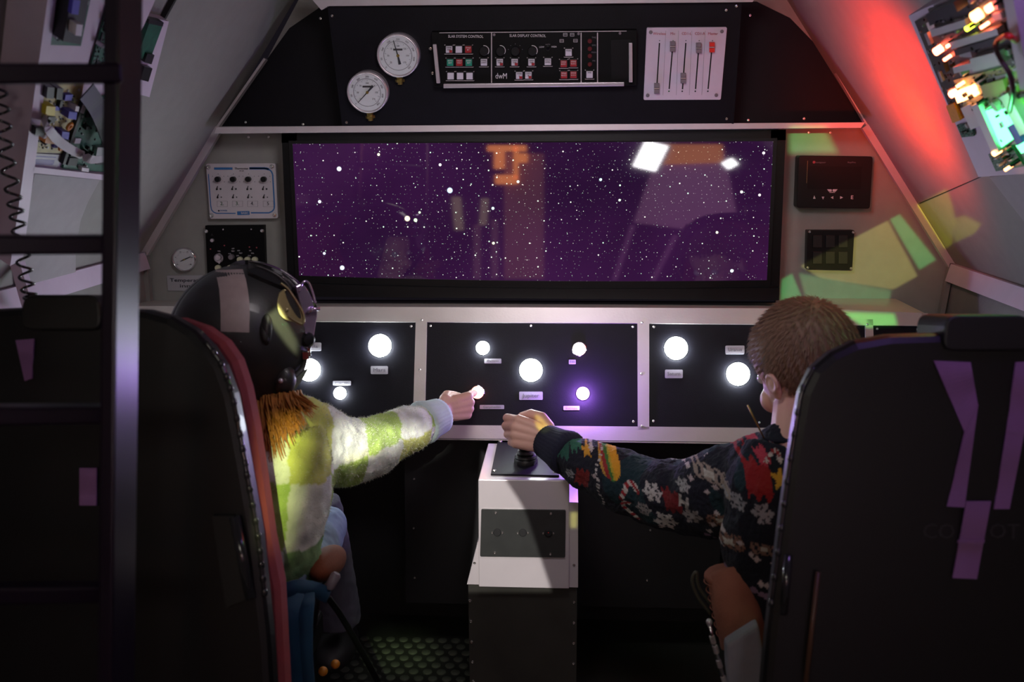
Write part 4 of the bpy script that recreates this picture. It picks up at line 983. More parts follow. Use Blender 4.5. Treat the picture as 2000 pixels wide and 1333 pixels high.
# harness straps on the right seat
def strp(sp, s, quad, h0=.001, h1=.004, m='strap', name='harness_strap'):
    # subdivided quad with slight ripple
    v = []; f = []; n = 14
    for i in range(n + 1):
        t = i / n
        (ax, ay), (bx, by), (cx, cy), (dx, dy) = quad
        h = h1 + .003 * math.sin(t * 7)
        for X, Y in ((ax + (dx - ax) * t, ay + (dy - ay) * t), (bx + (cx - bx) * t, by + (cy - by) * t)):
            v.append(sp.at(X, Y, h))
        v.append(v[-1] - sp.n * .003); v.append(v[-3] - sp.n * .003)
    for i in range(n):
        for j in range(4): f.append([i * 4 + j, i * 4 + (j + 1) % 4, i * 4 + 4 + (j + 1) % 4, i * 4 + 4 + j])
    f += [[0, 1, 2, 3], [n * 4 + k for k in (3, 2, 1, 0)]]
    return ob(name, (v, f), m, s)
hs = strp(spR, sR, [(1824, 705), (1896, 708), (1910, 790), (1884, 845)])
strp(spR, sR, [(1884, 845), (1911, 790), (1884, 992), (1850, 990)])
strp(spR, sR, [(1984, 708), (2050, 705), (2000, 850), (1966, 842)]); strp(spR, sR, [(1966, 842), (2000, 850), (1972, 995), (1942, 995)])
strp(spR, sR, [(1888, 980), (1936, 980), (1908, 1132), (1861, 1130)], .003, .009)
ob('strap_slide', pq(spR, [(1872, 1056), (1924, 1056), (1922, 1062), (1871, 1062)], .009, .013), 'strap', sR)
text('CO', spR, 1834, 1040, 30, 'dimink', sR, .001); text('PIL', spR, 1900, 1040, 30, 'dimink', sR, .001); text('OT', spR, 1962, 1040, 30, 'dimink', sR, .001)
strp(spL, sL, [(30, 665), (66, 662), (62, 740), (48, 745)]); strp(spL, sL, [(155, 915), (188, 915), (188, 988), (155, 988)], .003, .008)
# rear pockets / tubes on the shell
ob('rear_tube', tube([spL.at(458, 1010, .012), spL.at(490, 1170, .012)], .008, 10), glossy, sL, smooth=1)
ob('rear_pocket', rq(spL, [(412, 1008), (456, 1008), (488, 1170), (440, 1190)], 4, 0, .012), 'rubber', sL, bev=.003)
ob('rear_tube', tube([spR.at(1540, 1085, .012), spR.at(1530, 1200, .012)], .006, 10), glossy, sR, smooth=1)
ob('rear_rod', tube([spR.at(1598, 1118, .015), spR.at(1574, 1333, .015)], .0035, 10), mat('brown_rod', (.12, .06, .04), .4), sR, smooth=1)
# seat pans, legs
for s, xc, sp in ((sR, xs_r, spR), (sL, xs_l, spL)):
    w = .46
    ob('seat_pan', box((xc, 1.66, .36), w, .48, .06), 'shell', s, bev=.01)
    ob('seat_cushion', box((xc, 1.66, .425), w - .03, .44, .07), 'cushion' if s is sL else 'quilt', s, bev=.025)
    ob('pedestal_base', box((xc, 1.66, .165), .28, .36, .33), 'blackwall', s, bev=.005)
# right seat: quilted side bolster, grey side cloth, blue cloth, buckle
def poly3(pts_px, y, t, tw=(0, 1, 0)):
    return ext([P(a, b, y) for a, b in pts_px], tw, t)
qb = ob('side_bolster', tube(spline([P(1428, 1125, 1.60), P(1436, 1175, 1.57), P(1448, 1225, 1.55), P(1455, 1262, 1.54)]), [(.045, .04)] * 19, 16), 'quilt', sR, smooth=1, label='orange quilted side bolster')
qv = []
ob('bolster_top', ell(P(1428, 1128, 1.60), .046, .042, .018), 'quilt', qb, smooth=1)
ob('stitch_ridge', [ring(P(1428 + k * 4.2, 1138 + k * 17, 1.60 - k * .008), (0, .15, 1), .0455, .0012, 24, 6) for k in range(7)], 'quilt', qb, smooth=1, kind='stuff')
ob('blue_lining', poly3([(1392, 1188), (1402, 1178), (1440, 1256), (1428, 1268)], 1.56, .02), 'seatblue', sR, bev=.004)
ob('side_panel', poly3([(1418, 1262), (1482, 1222), (1500, 1333), (1500, 1480), (1440, 1480), (1420, 1310)], 1.455, .03), 'seatgrey', sR, bev=.006, label='grey cloth side panel')
ob('cord_loop', tube(spline([P(1388, 1200, 1.6), P(1362, 1165, 1.6), P(1352, 1135, 1.6), P(1360, 1118, 1.6), P(1366, 1150, 1.6), P(1400, 1195, 1.6)]), .003, 8), mat('olive_cord', (.06, .06, .04), .5), sR, smooth=1)
# microphone-like chrome rod clipped on right seat
rod = empty('chrome_buckle_rod', P(1400, 1270, 1.46), 'thin shiny chrome harness rod with ball end beside right seat', 'buckle')
pp = [P(1385, 1216, 1.46), P(1391, 1245, 1.46), P(1400, 1280, 1.46), P(1410, 1315, 1.46), P(1422, 1370, 1.46)]
ob('ball_end', ell(pp[0], .005, .005, .006, n=12, m=8), 'silver', rod, smooth=1)
ob('rod', tube(pp, .0028, 8), 'chrome', rod, smooth=1)
for a in ((1390, 1243), (1396, 1262), (1403, 1290), (1412, 1322)): ob('clip', tube([P(a[0], a[1], 1.46), P(a[0] + 4, a[1] + 14, 1.46)], .0042, 8), 'silver', rod, smooth=2)
# left seat: orange armrest pad and blue strap
arm = ob('armrest_pad', ell(P(640, 1100, 1.66), .028, .09, .028, Matrix.Rotation(R(-12), 3, 'X') @ Matrix.Rotation(R(20), 3, 'Y')), mat('orange_pad', (.17, .04, .010), .8, bump=.4, var=.2), sL, smooth=1, label='rust orange armrest pad')
ob('armrest_post', tube([P(628, 1130, 1.66), P(612, 1180, 1.62), P(600, 1250, 1.6)], .012, 10), 'black', sL, smooth=1)
ob('buckle', [lathe(P(642, 1150, 1.58), (.5, .2, .9), [(.007, 0), (.009, .004), (.009, .026), (.006, .030)], 14)], 'greycap', sL, smooth=2)
def ribbon(pts, w, wd, t, m, parent, name):
    c = spline(pts, 8); v = []; f = []; wd = V(wd).normalized()
    for i, p in enumerate(c):
        d = (c[min(i + 1, len(c) - 1)] - c[max(i - 1, 0)]).normalized(); sd = (wd - d * wd.dot(d)).normalized(); n = d.cross(sd)
        ww = w(i / (len(c) - 1)) if callable(w) else w
        v += [p + sd * ww / 2 + n * t, p - sd * ww / 2 + n * t, p - sd * ww / 2, p + sd * ww / 2]
    for i in range(len(c) - 1):
        for j in range(4): f.append([i * 4 + j, i * 4 + (j + 1) % 4, i * 4 + 4 + (j + 1) % 4, i * 4 + 4 + j])
    f += [[0, 1, 2, 3], [len(v) - 1 - k for k in range(4)]]
    return ob(name, (v, f), m, parent, smooth=1)
bs_ = empty('blue_belt_strap', P(570, 1200, 1.50), 'dark blue belt strap tied round left seat and hanging down', 'strap')
ribbon([P(500, 1120, 1.47), P(512, 1150, 1.46), P(535, 1160, 1.48), P(575, 1148, 1.50), P(612, 1152, 1.55), P(640, 1164, 1.58)], .026, (0, 0, 1), .004, 'strapblue', bs_, 'upper_loop')
ribbon([P(508, 1118, 1.47), P(512, 1150, 1.45), P(528, 1185, 1.45)], .02, (1, 0, .4), .004, 'strapblue', bs_, 'side_loop')
ribbon([P(560, 1160, 1.50), P(548, 1200, 1.46), P(550, 1260, 1.45), P(560, 1400, 1.45)], lambda t: .058, (1, .4, 0), .004, 'strapblue', bs_, 'hanging_end')
ribbon([P(590, 1165, 1.52), P(590, 1200, 1.48), P(590, 1280, 1.47), P(600, 1400, 1.47)], lambda t: .042, (1, -.3, 0), .004, 'strapblue', bs_, 'hanging_end')
ribbon([P(640, 1165, 1.58), P(665, 1200, 1.62), P(700, 1260, 1.7), P(738, 1330, 1.75)], .012, (1, 0, 0), .003, 'black', bs_, 'thin_strap')
for i, (x, y) in enumerate(((631, 1312), (655, 1298))):
    tag(ob('orange_ball', ell(P(x, y, 1.78 + .06 * i), .0095, .0095, .0095, n=16, m=12), 'orange', None, smooth=1), ('small orange ball, nearer of two hanging below the left seat', 'small orange ball, farther of two hanging below the left seat')[i], 'ball')
# ================================================================== ladder
lad = empty('ladder', P(245, 1333, 1.10), 'dark metal ladder at the left edge with a purple sheen on its post', 'ladder')
def lp(px, py, y): return P(px, py, y)
ta, tb = P(243, -120, 1.14), P(226, 1500, 1.02)
ang = R(-.5)
ax = (tb - ta).normalized(); wv = V((math.cos(ang), math.sin(ang), 0)); dv = V((-math.sin(ang), math.cos(ang), 0))
ww = .031; hh_ = .0088
def post(a, b, m='ladder'):
    c = []
    for p in (a, b): c.append([p + wv * sx * hh_ + dv * sy * ww for sx, sy in ((-1, -1), (1, -1), (1, 1), (-1, 1))])
    return prism(c[0], c[1])
# right face looks towards the console
ob('side_post', post(ta, tb), 'ladder', lad, bev=.003)
la = P(-330, -120, .98); lb = P(-340, 1500, .90)
ob('side_post', post(la, lb), 'ladder', lad, bev=.003)
for y0, y1 in ((146, 144), (480, 477), (812, 808), (1162, 1156)):
    a = P(-310, y0, .96); b = P(236, y1, 1.10)
    d = (b - a).normalized(); n = V((0, 0, 1)); m_ = d.cross(n).normalized()
    hgt = .0105
    c = [[p + n * sy * hgt + m_ * sx * .012 for sx, sy in ((-1, -1), (1, -1), (1, 1), (-1, 1))] for p in (a, b)]
    ob('rung', prism(c[0], c[1]), 'ladder', lad, bev=.003)
# coiled cord
cpts = [P(-6, 150, 1.5), P(4, 220, 1.5), P(12, 300, 1.5), P(26, 380, 1.52), P(36, 440, 1.55), P(46, 510, 1.58), P(56, 570, 1.6), P(66, 596, 1.62)]
cc = spline(cpts, 60); co = []
for i, p in enumerate(cc):
    q = i * .24; co.append(p + V((math.cos(q) * .0105, math.sin(q) * .0105, 0)))
tag(ob('coiled_cord', tube(co, .0024, 6), 'cord', None, smooth=1), 'black coiled cord hanging at the far left, behind ladder', 'cord')
# ================================================================== people
def hand(w, d, n, s, L, curls, thumb, spread=.02, aim=None):
    """w wrist, d fingers, n back of hand, s thumb side, L hand length"""
    w, d, n, s = V(w), V(d).normalized(), V(n), V(s)
    n = (n - d * n.dot(d)).normalized(); s = (s - d * s.dot(d) - n * s.dot(n)).normalized()
    W_ = L * .42; g = []
    kn = [w + d * L * k + s * W_ * o - n * L * m for k, o, m in ((.50, .36, 0), (.52, .12, -.008), (.50, -.12, 0), (.46, -.34, .02))]
    for i, k in enumerate(kn):
        a = w + d * L * .04 + s * W_ * (.22 - .15 * i)
        g += limb([a, a.lerp(k, .5), k], [L * .085, L * .09, L * .078], 12)
    g.append(ell(w + d * L * .28, L * .28, L * .075, W_ * .46, Matrix((d, n, s)).transposed()))
    ls = ((.25, .15, .12), (.27, .17, .12), (.25, .16, .12), (.20, .12, .10)); rr = (.062, .064, .060, .052)
    for i, k in enumerate(kn):
        p = k; pts = [p]; a = 0
        for j in range(3):
            a += R(curls[i][j]); dd = d * math.cos(a) - n * math.sin(a) + s * spread * (1.5 - i)
            p = p + dd.normalized() * L * ls[i][j]; pts.append(p)
        if aim is not None and i == 0: pts = [k, k.lerp(aim, .5) + V((0, 0, .003)), k.lerp(aim, .78), aim]
        r = rr[i] * L; g += limb(pts, [r * 1.08, r, r * .93, r * .82], 10)
    p = w + d * L * .10 + s * W_ * .38 - n * L * .03; pts = [p]
    for dx, (a, b, c) in zip((.20, .18, .14), thumb):
        p = p + (d * a + s * b - n * c).normalized() * L * dx; pts.append(p)
    g += limb(pts, [L * .10, L * .085, L * .07, L * .058], 12)
    return g
def head(c, f, u, L):   # centre, facing, up, head height
    f, u = V(f).normalized(), V(u); u = (u - f * u.dot(f)).normalized(); r = f.cross(u)
    B = Matrix((r, f, u)).transposed()
    def q(x, y, z): return V(c) + (r * x + f * y + u * z) * L
    g = [ell(q(0, -.06, .13), .335 * L, .42 * L, .37 * L, B), ell(q(0, .06, -.12), .27 * L, .30 * L, .36 * L, B), ell(q(0, .17, -.36), .14 * L, .15 * L, .13 * L, B),
         ell(q(0, .36, -.10), .05 * L, .08 * L, .07 * L, B), ell(q(.14, .24, -.16), .12 * L, .1 * L, .11 * L, B), ell(q(-.14, .24, -.16), .12 * L, .1 * L, .11 * L, B),
         ell(q(0, .335, -.26), .09 * L, .04 * L, .03 * L, B), tube([q(0, .33, .06), q(0, .41, -.12)], .035 * L, 10)]
    for s in (-1, 1):
        g.append(ell(q(.335 * s, -.01, -.04), .035 * L, .07 * L, .115 * L, B @ Matrix.Rotation(R(12) * s, 3, 'Z')))
        g.append(ring(q(.36 * s, -.02, -.02), r + f * -.25 * s * s, .065 * L, .018 * L, 16, 6))
    return g, q, B
# ---------------- girl
gl = empty('person', P(560, 1130, 1.62), 'child in a dark flight helmet and fuzzy green checked sweater, pointing at a glowing button', 'person')
hc = P(478, 664, 1.72); hf = V((.80, .58, -.10))
hg, hq, hB = head(hc + V((.012, .01, -.02)), hf, (0, 0, 1), .215)
tipb = kp.at(927, 768, .019); wr_g = P(862, 803, 2.13)
hdg = hand(wr_g, (.66, .46, .02), (.30, -.95, .1), (-.1, .1, 1), .142, [(4, 6, 6), (62, 80, 55), (66, 82, 55), (66, 80, 50)], ((.7, .2, .9), (.9, -.2, .5), (.9, -.3, .2)), aim=tipb)
# forefinger reaches the lamp
shg = P(600, 850, 1.72); elg = P(735, 888, 1.96)
neck = [P(500, 790, 1.70), P(510, 850, 1.68)]
gb_ = hg + hdg + limb([elg, elg.lerp(wr_g, .6), wr_g], [.034, .028, .023]) + limb([shg, elg], [.04, .035]) + limb(neck, [.045, .05]) + \
    [tube([P(540, 860, 1.67), P(540, 1000, 1.64), P(535, 1110, 1.61)], .055, 16), tube([P(500, 855, 1.68), shg], .035, 12)]
body = fob('body', gb_, .0026, 'skin', gl, sm=3)
for s_ in (-1, 1):
    ob('eye', ell(hq(.13 * s_, .295, .02), .010, .010, .010, n=12, m=8), 'eye', body, smooth=1)
# knit sweater
def dsp1(v): return .010 * noise3(v, 11) + .0035 * noise3(v, 45, 3) + .0022 * noise3(v, 160, 9)
wc = P(852, 818, 2.10)
sw_g = limb([P(600, 872, 1.73), P(668, 880, 1.82), P(735, 870, 1.92), P(795, 843, 2.02), P(838, 822, 2.08)], [.080, .070, .060, .049, .030], 18)
sw_g += [tube([P(548, 830, 1.66), P(545, 900, 1.65), P(543, 980, 1.63), P(530, 1070, 1.61), P(522, 1135, 1.60)], [(.07, .075), (.10, .09), (.095, .09), (.085, .085), (.07, .08)], 20, up=(0, 1, 0)),
         ell(P(575, 845, 1.71), .075, .07, .065), ell(P(500, 860, 1.68), .075, .07, .065), tube([P(515, 800, 1.69), P(520, 840, 1.68)], [.052, .075], 16), ell(P(588, 905, 1.70), .065, .065, .075)]
def colg(v):
    o = np.array([tuple(P(560, 850, 1.7))]); d = v - o
    u = d[:, 0] * .92 - d[:, 2] * .15 + d[:, 1] * .45; w = d[:, 2] * .95 + d[:, 0] * .2
    nz = np.array([noise.noise(V((x * 30, y * 30, z * 30))) for x, y, z in v.tolist()]) * .010
    iu = np.floor((u + nz + .02) / .094).astype(int); iw = np.floor((w + nz + .035) / .105).astype(int)
    c = np.empty((len(v), 3)); k = (iu + iw) % 2
    c[:] = (.64, .66, .58); c[k == 0] = (.36, .50, .13)
    c[(k == 1) & (iw % 2 == 0)] = (.64, .66, .60); c[(k == 0) & (iu % 3 == 0)] = (.48, .50, .14); c[(k == 0) & (iw < -1) & (iu % 2 == 0)] = (.20, .34, .14)
    c *= (1 + .5 * nz[:, None] / .01)
    return np.clip(c, 0, 1)
swg = fob('sweater', sw_g, .0045, 'knit1', gl, sm=5, disp=dsp1, colf=colg)
def fuzz(o, n, L, m, seed, cond=None, name='fuzz', w=.0007):
    rr = random.Random(seed); me = o.data; org = ORG[o.name]; v = []; f = []
    vs = me.vertices; nv = len(vs); k = 0
    for _ in range(n * 6):
        if k >= n: break
        i = rr.randrange(nv); p = vs[i].co + org
        if cond and not cond(p): continue
        nn = vs[i].normal; d = (nn + V((rr.uniform(-.6, .6), rr.uniform(-.6, .6), rr.uniform(-.6, .6)))).normalized()
        l = L * rr.uniform(.4, 1); sd = d.cross(V((rr.uniform(-1, 1), rr.uniform(-1, 1), rr.uniform(-1, 1)))).normalized() * w
        b = len(v); v += [p - sd, p + sd, p + d * l]; f.append([b, b + 1, b + 2]); k += 1
    return ob(name, (v, f), m, o, kind='stuff', fixn=False)
fuzz(swg, 9000, .006, mat('pale_fuzz', (.62, .64, .52), .9, var=0), 2, lambda p: p.z > P(0, 940, 1.8).z - .02, w=.0004)
cdir = (wr_g - wc).normalized()
def ribcuff(a, b, r0, r1, m, par, name='cuff'):
    v = []; f = []; a, b = V(a), V(b); t = (b - a).normalized(); u = (V((0, 0, 1)) - t * t.z).normalized(); w = t.cross(u); N = 96
    prof = [(0, r0 * .7), (0, r0), (.15, r0 * 1.04), (.5, (r0 + r1) / 2), (.85, r1 * 1.04), (1, r1), (1, r1 * .7)]
    for t_, r in prof:
        for k in range(N):
            q = 2 * math.pi * k / N; rr = r * (1 + (.025 if k % 3 == 0 else 0)); v.append(a.lerp(b, t_) + (u * math.cos(q) + w * math.sin(q)) * rr)
    for i in range(len(prof) - 1):
        for k in range(N): f.append([i * N + k, i * N + (k + 1) % N, (i + 1) * N + (k + 1) % N, (i + 1) * N + k])
    f += [list(range(N)), [(len(prof) - 1) * N + k for k in range(N)]]
    return ob(name, (v, f), m, par, smooth=1)
ribcuff(P(822, 828, 2.065), P(860, 812, 2.115), .046, .038, 'cuff', gl)
# jeans
jn = limb([P(560, 1130, 1.62), P(600, 1085, 1.78), P(635, 1030, 1.98)], [.060, .056, .048], 18) + [tube([P(520, 1130, 1.60), P(575, 1140, 1.62)], .07, 16)]
fob('jeans_thigh', jn, .005, 'denim', gl, sm=5, disp=lambda v: .005 * noise3(v, 18) + .002 * noise3(v, 60))
sh = [tube([P(632, 975, 2.02), P(632, 1030, 2.03), P(642, 1100, 2.05), P(652, 1160, 2.07), P(656, 1212, 2.08)], [(.035, .035), (.052, .05), (.056, .052), (.058, .055), (.060, .058)], 20, up=(0, 1, 0))]
fob('jeans_shin', sh, .005, 'denim2', gl, sm=4, disp=lambda v: .004 * noise3(v, 16, 5) + .002 * noise3(v, 60), label='grey denim lower leg')
ob('shoe', [ell(P(660, 1262, 2.12), .045, .10, .04)], 'shoe', gl, smooth=1)
# orange hair below the helmet
hv = []
rr = random.Random(5)
for k in range(240):
    t = rr.random() ** 1.2
    x0 = 492 + 95 * t; y0 = 782 + rr.uniform(-6, 4) - 14 * t; yy = 1.665 - .03 * math.sin(t * 3.1) + rr.uniform(0, .03)
    L_ = (150 - 110 * t) * rr.uniform(.35, 1.1); sw_ = rr.uniform(-8, 26) + 16 * t
    hv.append(tube(spline([P(x0, y0, yy), P(x0 + sw_ * .15, y0 + L_ * .35, yy - .03), P(x0 + sw_ * .6, y0 + L_ * .7, 1.585), P(x0 + sw_, y0 + L_, 1.567 - rr.uniform(-.004, .01))], 3), [.0022, .0022, .0022, .0021, .002, .0018, .0016, .0013, .001, .0006], 5))
ob('hair', hv, 'hair1', gl, smooth=1, kind='stuff')
# helmet
hel = empty('helmet', hc, None, None, parent=gl)
ORG[hel.name] = hc
fz = hf.normalized(); hr = fz.cross(V((0, 0, 1))).normalized(); hu_ = hr.cross(fz)
HBm = Matrix((hr, fz, hu_)).transposed()
RX, RY, RZ = .118, .134, .135
def hp(az, el, k=1.0, dz=0):   # azimuth from facing, towards the wearer's right, and elevation in degrees
    a, e = R(az), R(el)
    low = 1.0 - .10 * max(0, -math.sin(e)) 
    p = V((math.sin(a) * math.cos(e) * RX * low, math.cos(a) * math.cos(e) * RY * low, math.sin(e) * RZ))
    return hc + HBm @ (p * k) + V((0, 0, dz))
def hpatch(a0, a1, e0, e1, k0, k1, na=20, ne=12, fa=None):
    v = []; f = []
    for k in (k1, k0):
        for i in range(na + 1):
            for j in range(ne + 1):
                az = a0 + (a1 - a0) * i / na
                el = (e0(az) if callable(e0) else e0) + ((e1(az) if callable(e1) else e1) - (e0(az) if callable(e0) else e0)) * j / ne
                v.append(hp(az, el, k))
    n = (na + 1) * (ne + 1); w = ne + 1
    for i in range(na):
        for j in range(ne):
            q = [i * w + j, (i + 1) * w + j, (i + 1) * w + j + 1, i * w + j + 1]; f.append(q); f.append([x + n for x in q[::-1]])
    bd_ = [i * w for i in range(na + 1)] + [na * w + j for j in range(1, ne + 1)] + [i * w + ne for i in range(na - 1, -1, -1)] + [j for j in range(ne - 1, 0, -1)]
    for i in range(len(bd_)):
        a, b = bd_[i], bd_[(i + 1) % len(bd_)]; f.append([a, b, b + n, a + n])
    return v, f
def lowedge(az):   # face opening between -62 and 62 degrees
    z = abs(((az + 180) % 360) - 180)
    if z < 44: return 22
    if z < 60: return 22 - (z - 44) / 16 * 84
    return -62
def hx(px, py, k=1.0):   # point of the helmet surface seen at a pixel
    o = HBm.transposed() @ (CO - hc); d = HBm.transposed() @ ray(px, py)
    S_ = lambda v: V((v.x / (RX * k), v.y / (RY * k), v.z / (RZ * k)))
    o2, d2 = S_(o), S_(d); b = o2.dot(d2); a = d2.dot(d2); c = o2.dot(o2) - 1; D = b * b - a * c
    t = (-b - math.sqrt(max(D, 0))) / a
    return CO + ray(px, py) * t
def hrows(rows, k0, k1, n=10):
    v = []; f = []; m = len(rows)
    for k in (k1, k0):
        for xl, yl, xr, yr in rows:
            for i in range(n + 1): v.append(hx(xl + (xr - xl) * i / n, yl + (yr - yl) * i / n, k))
    N_ = m * (n + 1); w = n + 1
    for j in range(m - 1):
        for i in range(n):
            q = [j * w + i, j * w + i + 1, (j + 1) * w + i + 1, (j + 1) * w + i]; f.append(q); f.append([x + N_ for x in q[::-1]])
    bd_ = list(range(w)) + [j * w + n for j in range(1, m)] + [(m - 1) * w + i for i in range(n - 1, -1, -1)] + [j * w for j in range(m - 2, 0, -1)]
    for i in range(len(bd_)):
        a, b = bd_[i], bd_[(i + 1) % len(bd_)]; f.append([a, b, b + N_, a + N_])
    return v, f
shl = ob('shell', hpatch(-180, 180, lowedge, lambda a: 89.5, .94, 1.0, 72, 26), 'helmet', hel, smooth=1)
ob('tape_stripe', hrows([(421, 528, 474, 526), (424, 545, 480, 545), (428, 565, 484, 566), (430, 590, 487, 590), (431, 615, 488, 615), (431, 632, 487, 634), (431, 648, 487, 650)], 1.0, 1.008), 'tape', hel, smooth=2, label='pale pinkish reflective tape stripe')
ob('visor_cover', hpatch(-105, 105, lambda a: 20 + abs(a) * .42, lambda a: 86, 1.0, 1.06, 36, 16), 'visor', hel, smooth=2)
# ear cup bulge, pivot and side knob
ob('ear_bulge', ell(hx(520, 645, .985), .014, .010, .028, HBm), 'helmet', hel, smooth=1)
ob('ear_recess', ell(hx(517, 648, 1.0), .009, .009, .020, HBm @ Matrix.Rotation(R(-25), 3, 'Y')), 'rubber', hel, smooth=1)
ob('lower_pad', ell(hx(556, 742, .95), .022, .02, .028, HBm), 'helmet', hel, smooth=1)
ob('side_knob', ell(hx(549, 744, 1.03), .005, .005, .005, n=10, m=8), 'silver', hel, smooth=1)
# goggles: gold lens plate with rim, strap arm, metal front frame
gp = Plane(P(575, 590, 1.635), (.35, -.92, .12))
def pp_(pts, k=6): return [(p.x, p.y) for p in spline([V((x, y, 0)) for x, y in pts], k)]
lens = pp_([(545, 572), (541, 592), (545, 612), (556, 624), (572, 629), (588, 632), (592, 622), (586, 604), (573, 585), (558, 566), (545, 572)])[:-1]
gl_ = ob('goggle_plate', pq(gp, lens, -.004, .001), 'olive', hel, bev=.0008, label='gold side plate of the goggles')
ob('goggle_opening', pq(gp, pp_([(556, 572), (566, 596), (580, 618), (588, 622), (584, 604), (572, 584), (560, 568), (556, 572)])[:-1], .001, .0025), 'visor', gl_)
rim = [gp.at(x, y, .002) for x, y in pp_([(548, 553), (562, 564), (576, 584), (588, 604), (594, 622), (590, 633), (576, 627), (562, 617)])]
ob('goggle_rim', tube(rim, .0022, 8), 'olive', gl_, smooth=1)
ob('rivet', lathe(gp.at(560, 606, .001), gp.n, [(.0035, 0), (.0035, .002), (.002, .003)], 12), 'olive', gl_, smooth=2)
fr = Plane(P(600, 620, 1.70), (.55, -.8, .1))
ob('goggle_front', pq(fr, pp_([(578, 560), (592, 556), (606, 575), (614, 600), (620, 612), (616, 640), (612, 668), (604, 684), (594, 672), (590, 640), (592, 615), (586, 590), (578, 560)])[:-1], -.02, .002), 'smoke', hel, bev=.002)
ob('goggle_bridge', tube([fr.at(x, y, .004) for x, y in pp_([(584, 570), (592, 552), (602, 552), (611, 572), (616, 592)])], .002, 8), 'smoke', hel, smooth=1)
ob('nose_clip', tube([fr.at(600, 612, .006), fr.at(612, 604, .01), fr.at(625, 603, .012)], .0035, 8), 'smoke', hel, smooth=1)
ob('side_pivot', lathe(fr.at(600, 664, .002), fr.n, [(.013, 0), (.013, .005), (.009, .010), (.003, .011)], 18), 'black', hel, smooth=2)
ob('strap_clip', [box(fr.at(598, 694, .004), .012, .010, .014), box(fr.at(604, 688, .008), .006, .006, .016)], 'chrome', hel, bev=.001)
ob('goggle_strap', tube(spline([fr.at(596, 700, 0), hx(590, 720, 1.02), hx(575, 735, 1.03)]), .005, 8, flat=.3), 'rubber', hel, smooth=1)
ob('chin_cup', hpatch(42, 70, -58, -18, 1.0, 1.015, 10, 14), 'helmet', hel, smooth=2)
# ---------------- boy
by = empty('person', P(1540, 1150, 1.60), 'short-haired child in a dark festive patterned sweater holding the joystick', 'person')
bc = P(1566, 722, 1.76); bf = V((-.52, .78, -.38)); bu = V((-.16, 0, 1))
bg, bq, bB = head(bc, bf, bu, .232)
wr_b = P(1078, 862, 2.09)
hdb = hand(wr_b, JT - wr_b + V((-.035, -.03, -.004)), (-.25, -.9, .42), (-.12, -.1, 1), .165, [(48, 88, 58), (60, 88, 58), (66, 86, 56), (70, 84, 52)], ((.5, .5, .5), (.9, .1, .5), (.8, -.4, .6)))
shb = P(1480, 955, 1.70); elb = P(1275, 962, 1.88)
bb = bg + hdb + limb([elb, elb.lerp(wr_b, .6), wr_b], [.034, .028, .024]) + limb([shb, elb], [.04, .035]) + limb([P(1562, 790, 1.74), P(1556, 880, 1.66)], [.046, .048]) + \
    [tube([P(1545, 890, 1.65), P(1535, 1000, 1.63), P(1535, 1150, 1.60)], .055, 16)]
bodyb = fob('body', bb, .0026, 'skin', by, sm=3)
for s_ in (-1, 1):
    ob('eye', ell(bq(.13 * s_, .295, .02), .011, .011, .011, n=12, m=8), 'eye', bodyb, smooth=1)
# hair: cap of short strands
hcg = ell(bq(0, -.085, .15), .365 * .232, .435 * .232, .385 * .232, bB, n=40, m=30)
vv = []
ci = bq(0, 0, 0)
for p in hcg[0]:
    l = bB.transposed() @ (p - ci) / .232
    cut = -.02 - .42 * max(0, min(1, (-l.y) / .35)) + .30 * max(0, min(1, (l.y - .02) / .22))
    if l.z < cut: p = p - (p - bq(0, -.05, .05)) * min(.35, (cut - l.z) * 2.2)
    vv.append(p)
hm = ob('hair', (vv, hcg[1]), 'hair2', by, smooth=1)
def hcond(p):
    l = bB.transposed() @ (p - ci) / .232
    cut = -.02 - .42 * max(0, min(1, (-l.y) / .35)) + .30 * max(0, min(1, (l.y - .02) / .22))
    return l.z > cut
sub = hm.modifiers.new('s', 'SUBSURF'); sub.levels = 1; sub.render_levels = 1
# strands lie back along the skull
def strands(n, L, seed):
    rr = random.Random(seed); v = []; f = []; me = hm.data; org = ORG[hm.name]; k = 0; cen = bq(0, -.25, .30)
    polys = me.polygons
    while k < n:
        q = polys[rr.randrange(len(polys))]; ids = q.vertices; w = [rr.random() for _ in ids]; s_ = sum(w)
        p = sum((me.vertices[i].co * a for i, a in zip(ids, w)), V()) / s_ + org
        if not hcond(p): continue
        nn = q.normal; tdir = (cen - p); tdir = (nn.cross(tdir)).cross(nn).normalized() * -1
        d = (nn * .28 + tdir * .6 + V((0, 0, -.25)) + V((rr.uniform(-.25, .25), rr.uniform(-.25, .25), rr.uniform(-.25, .25)))).normalized()
        sd = d.cross(nn).normalized() * .0006; l = L * rr.uniform(.5, 1)
        b = len(v); v += [p - sd, p + sd, p + d * l * .5 + nn * .0012 + sd * .7, p + d * l * .5 + nn * .0012 - sd * .7, p + d * l]
        f += [[b, b + 1, b + 2, b + 3], [b + 3, b + 2, b + 4]]; k += 1
    return v, f
ob('hair_strands', strands(12000, .018, 4), 'hair2', by, kind='stuff', fixn=False)
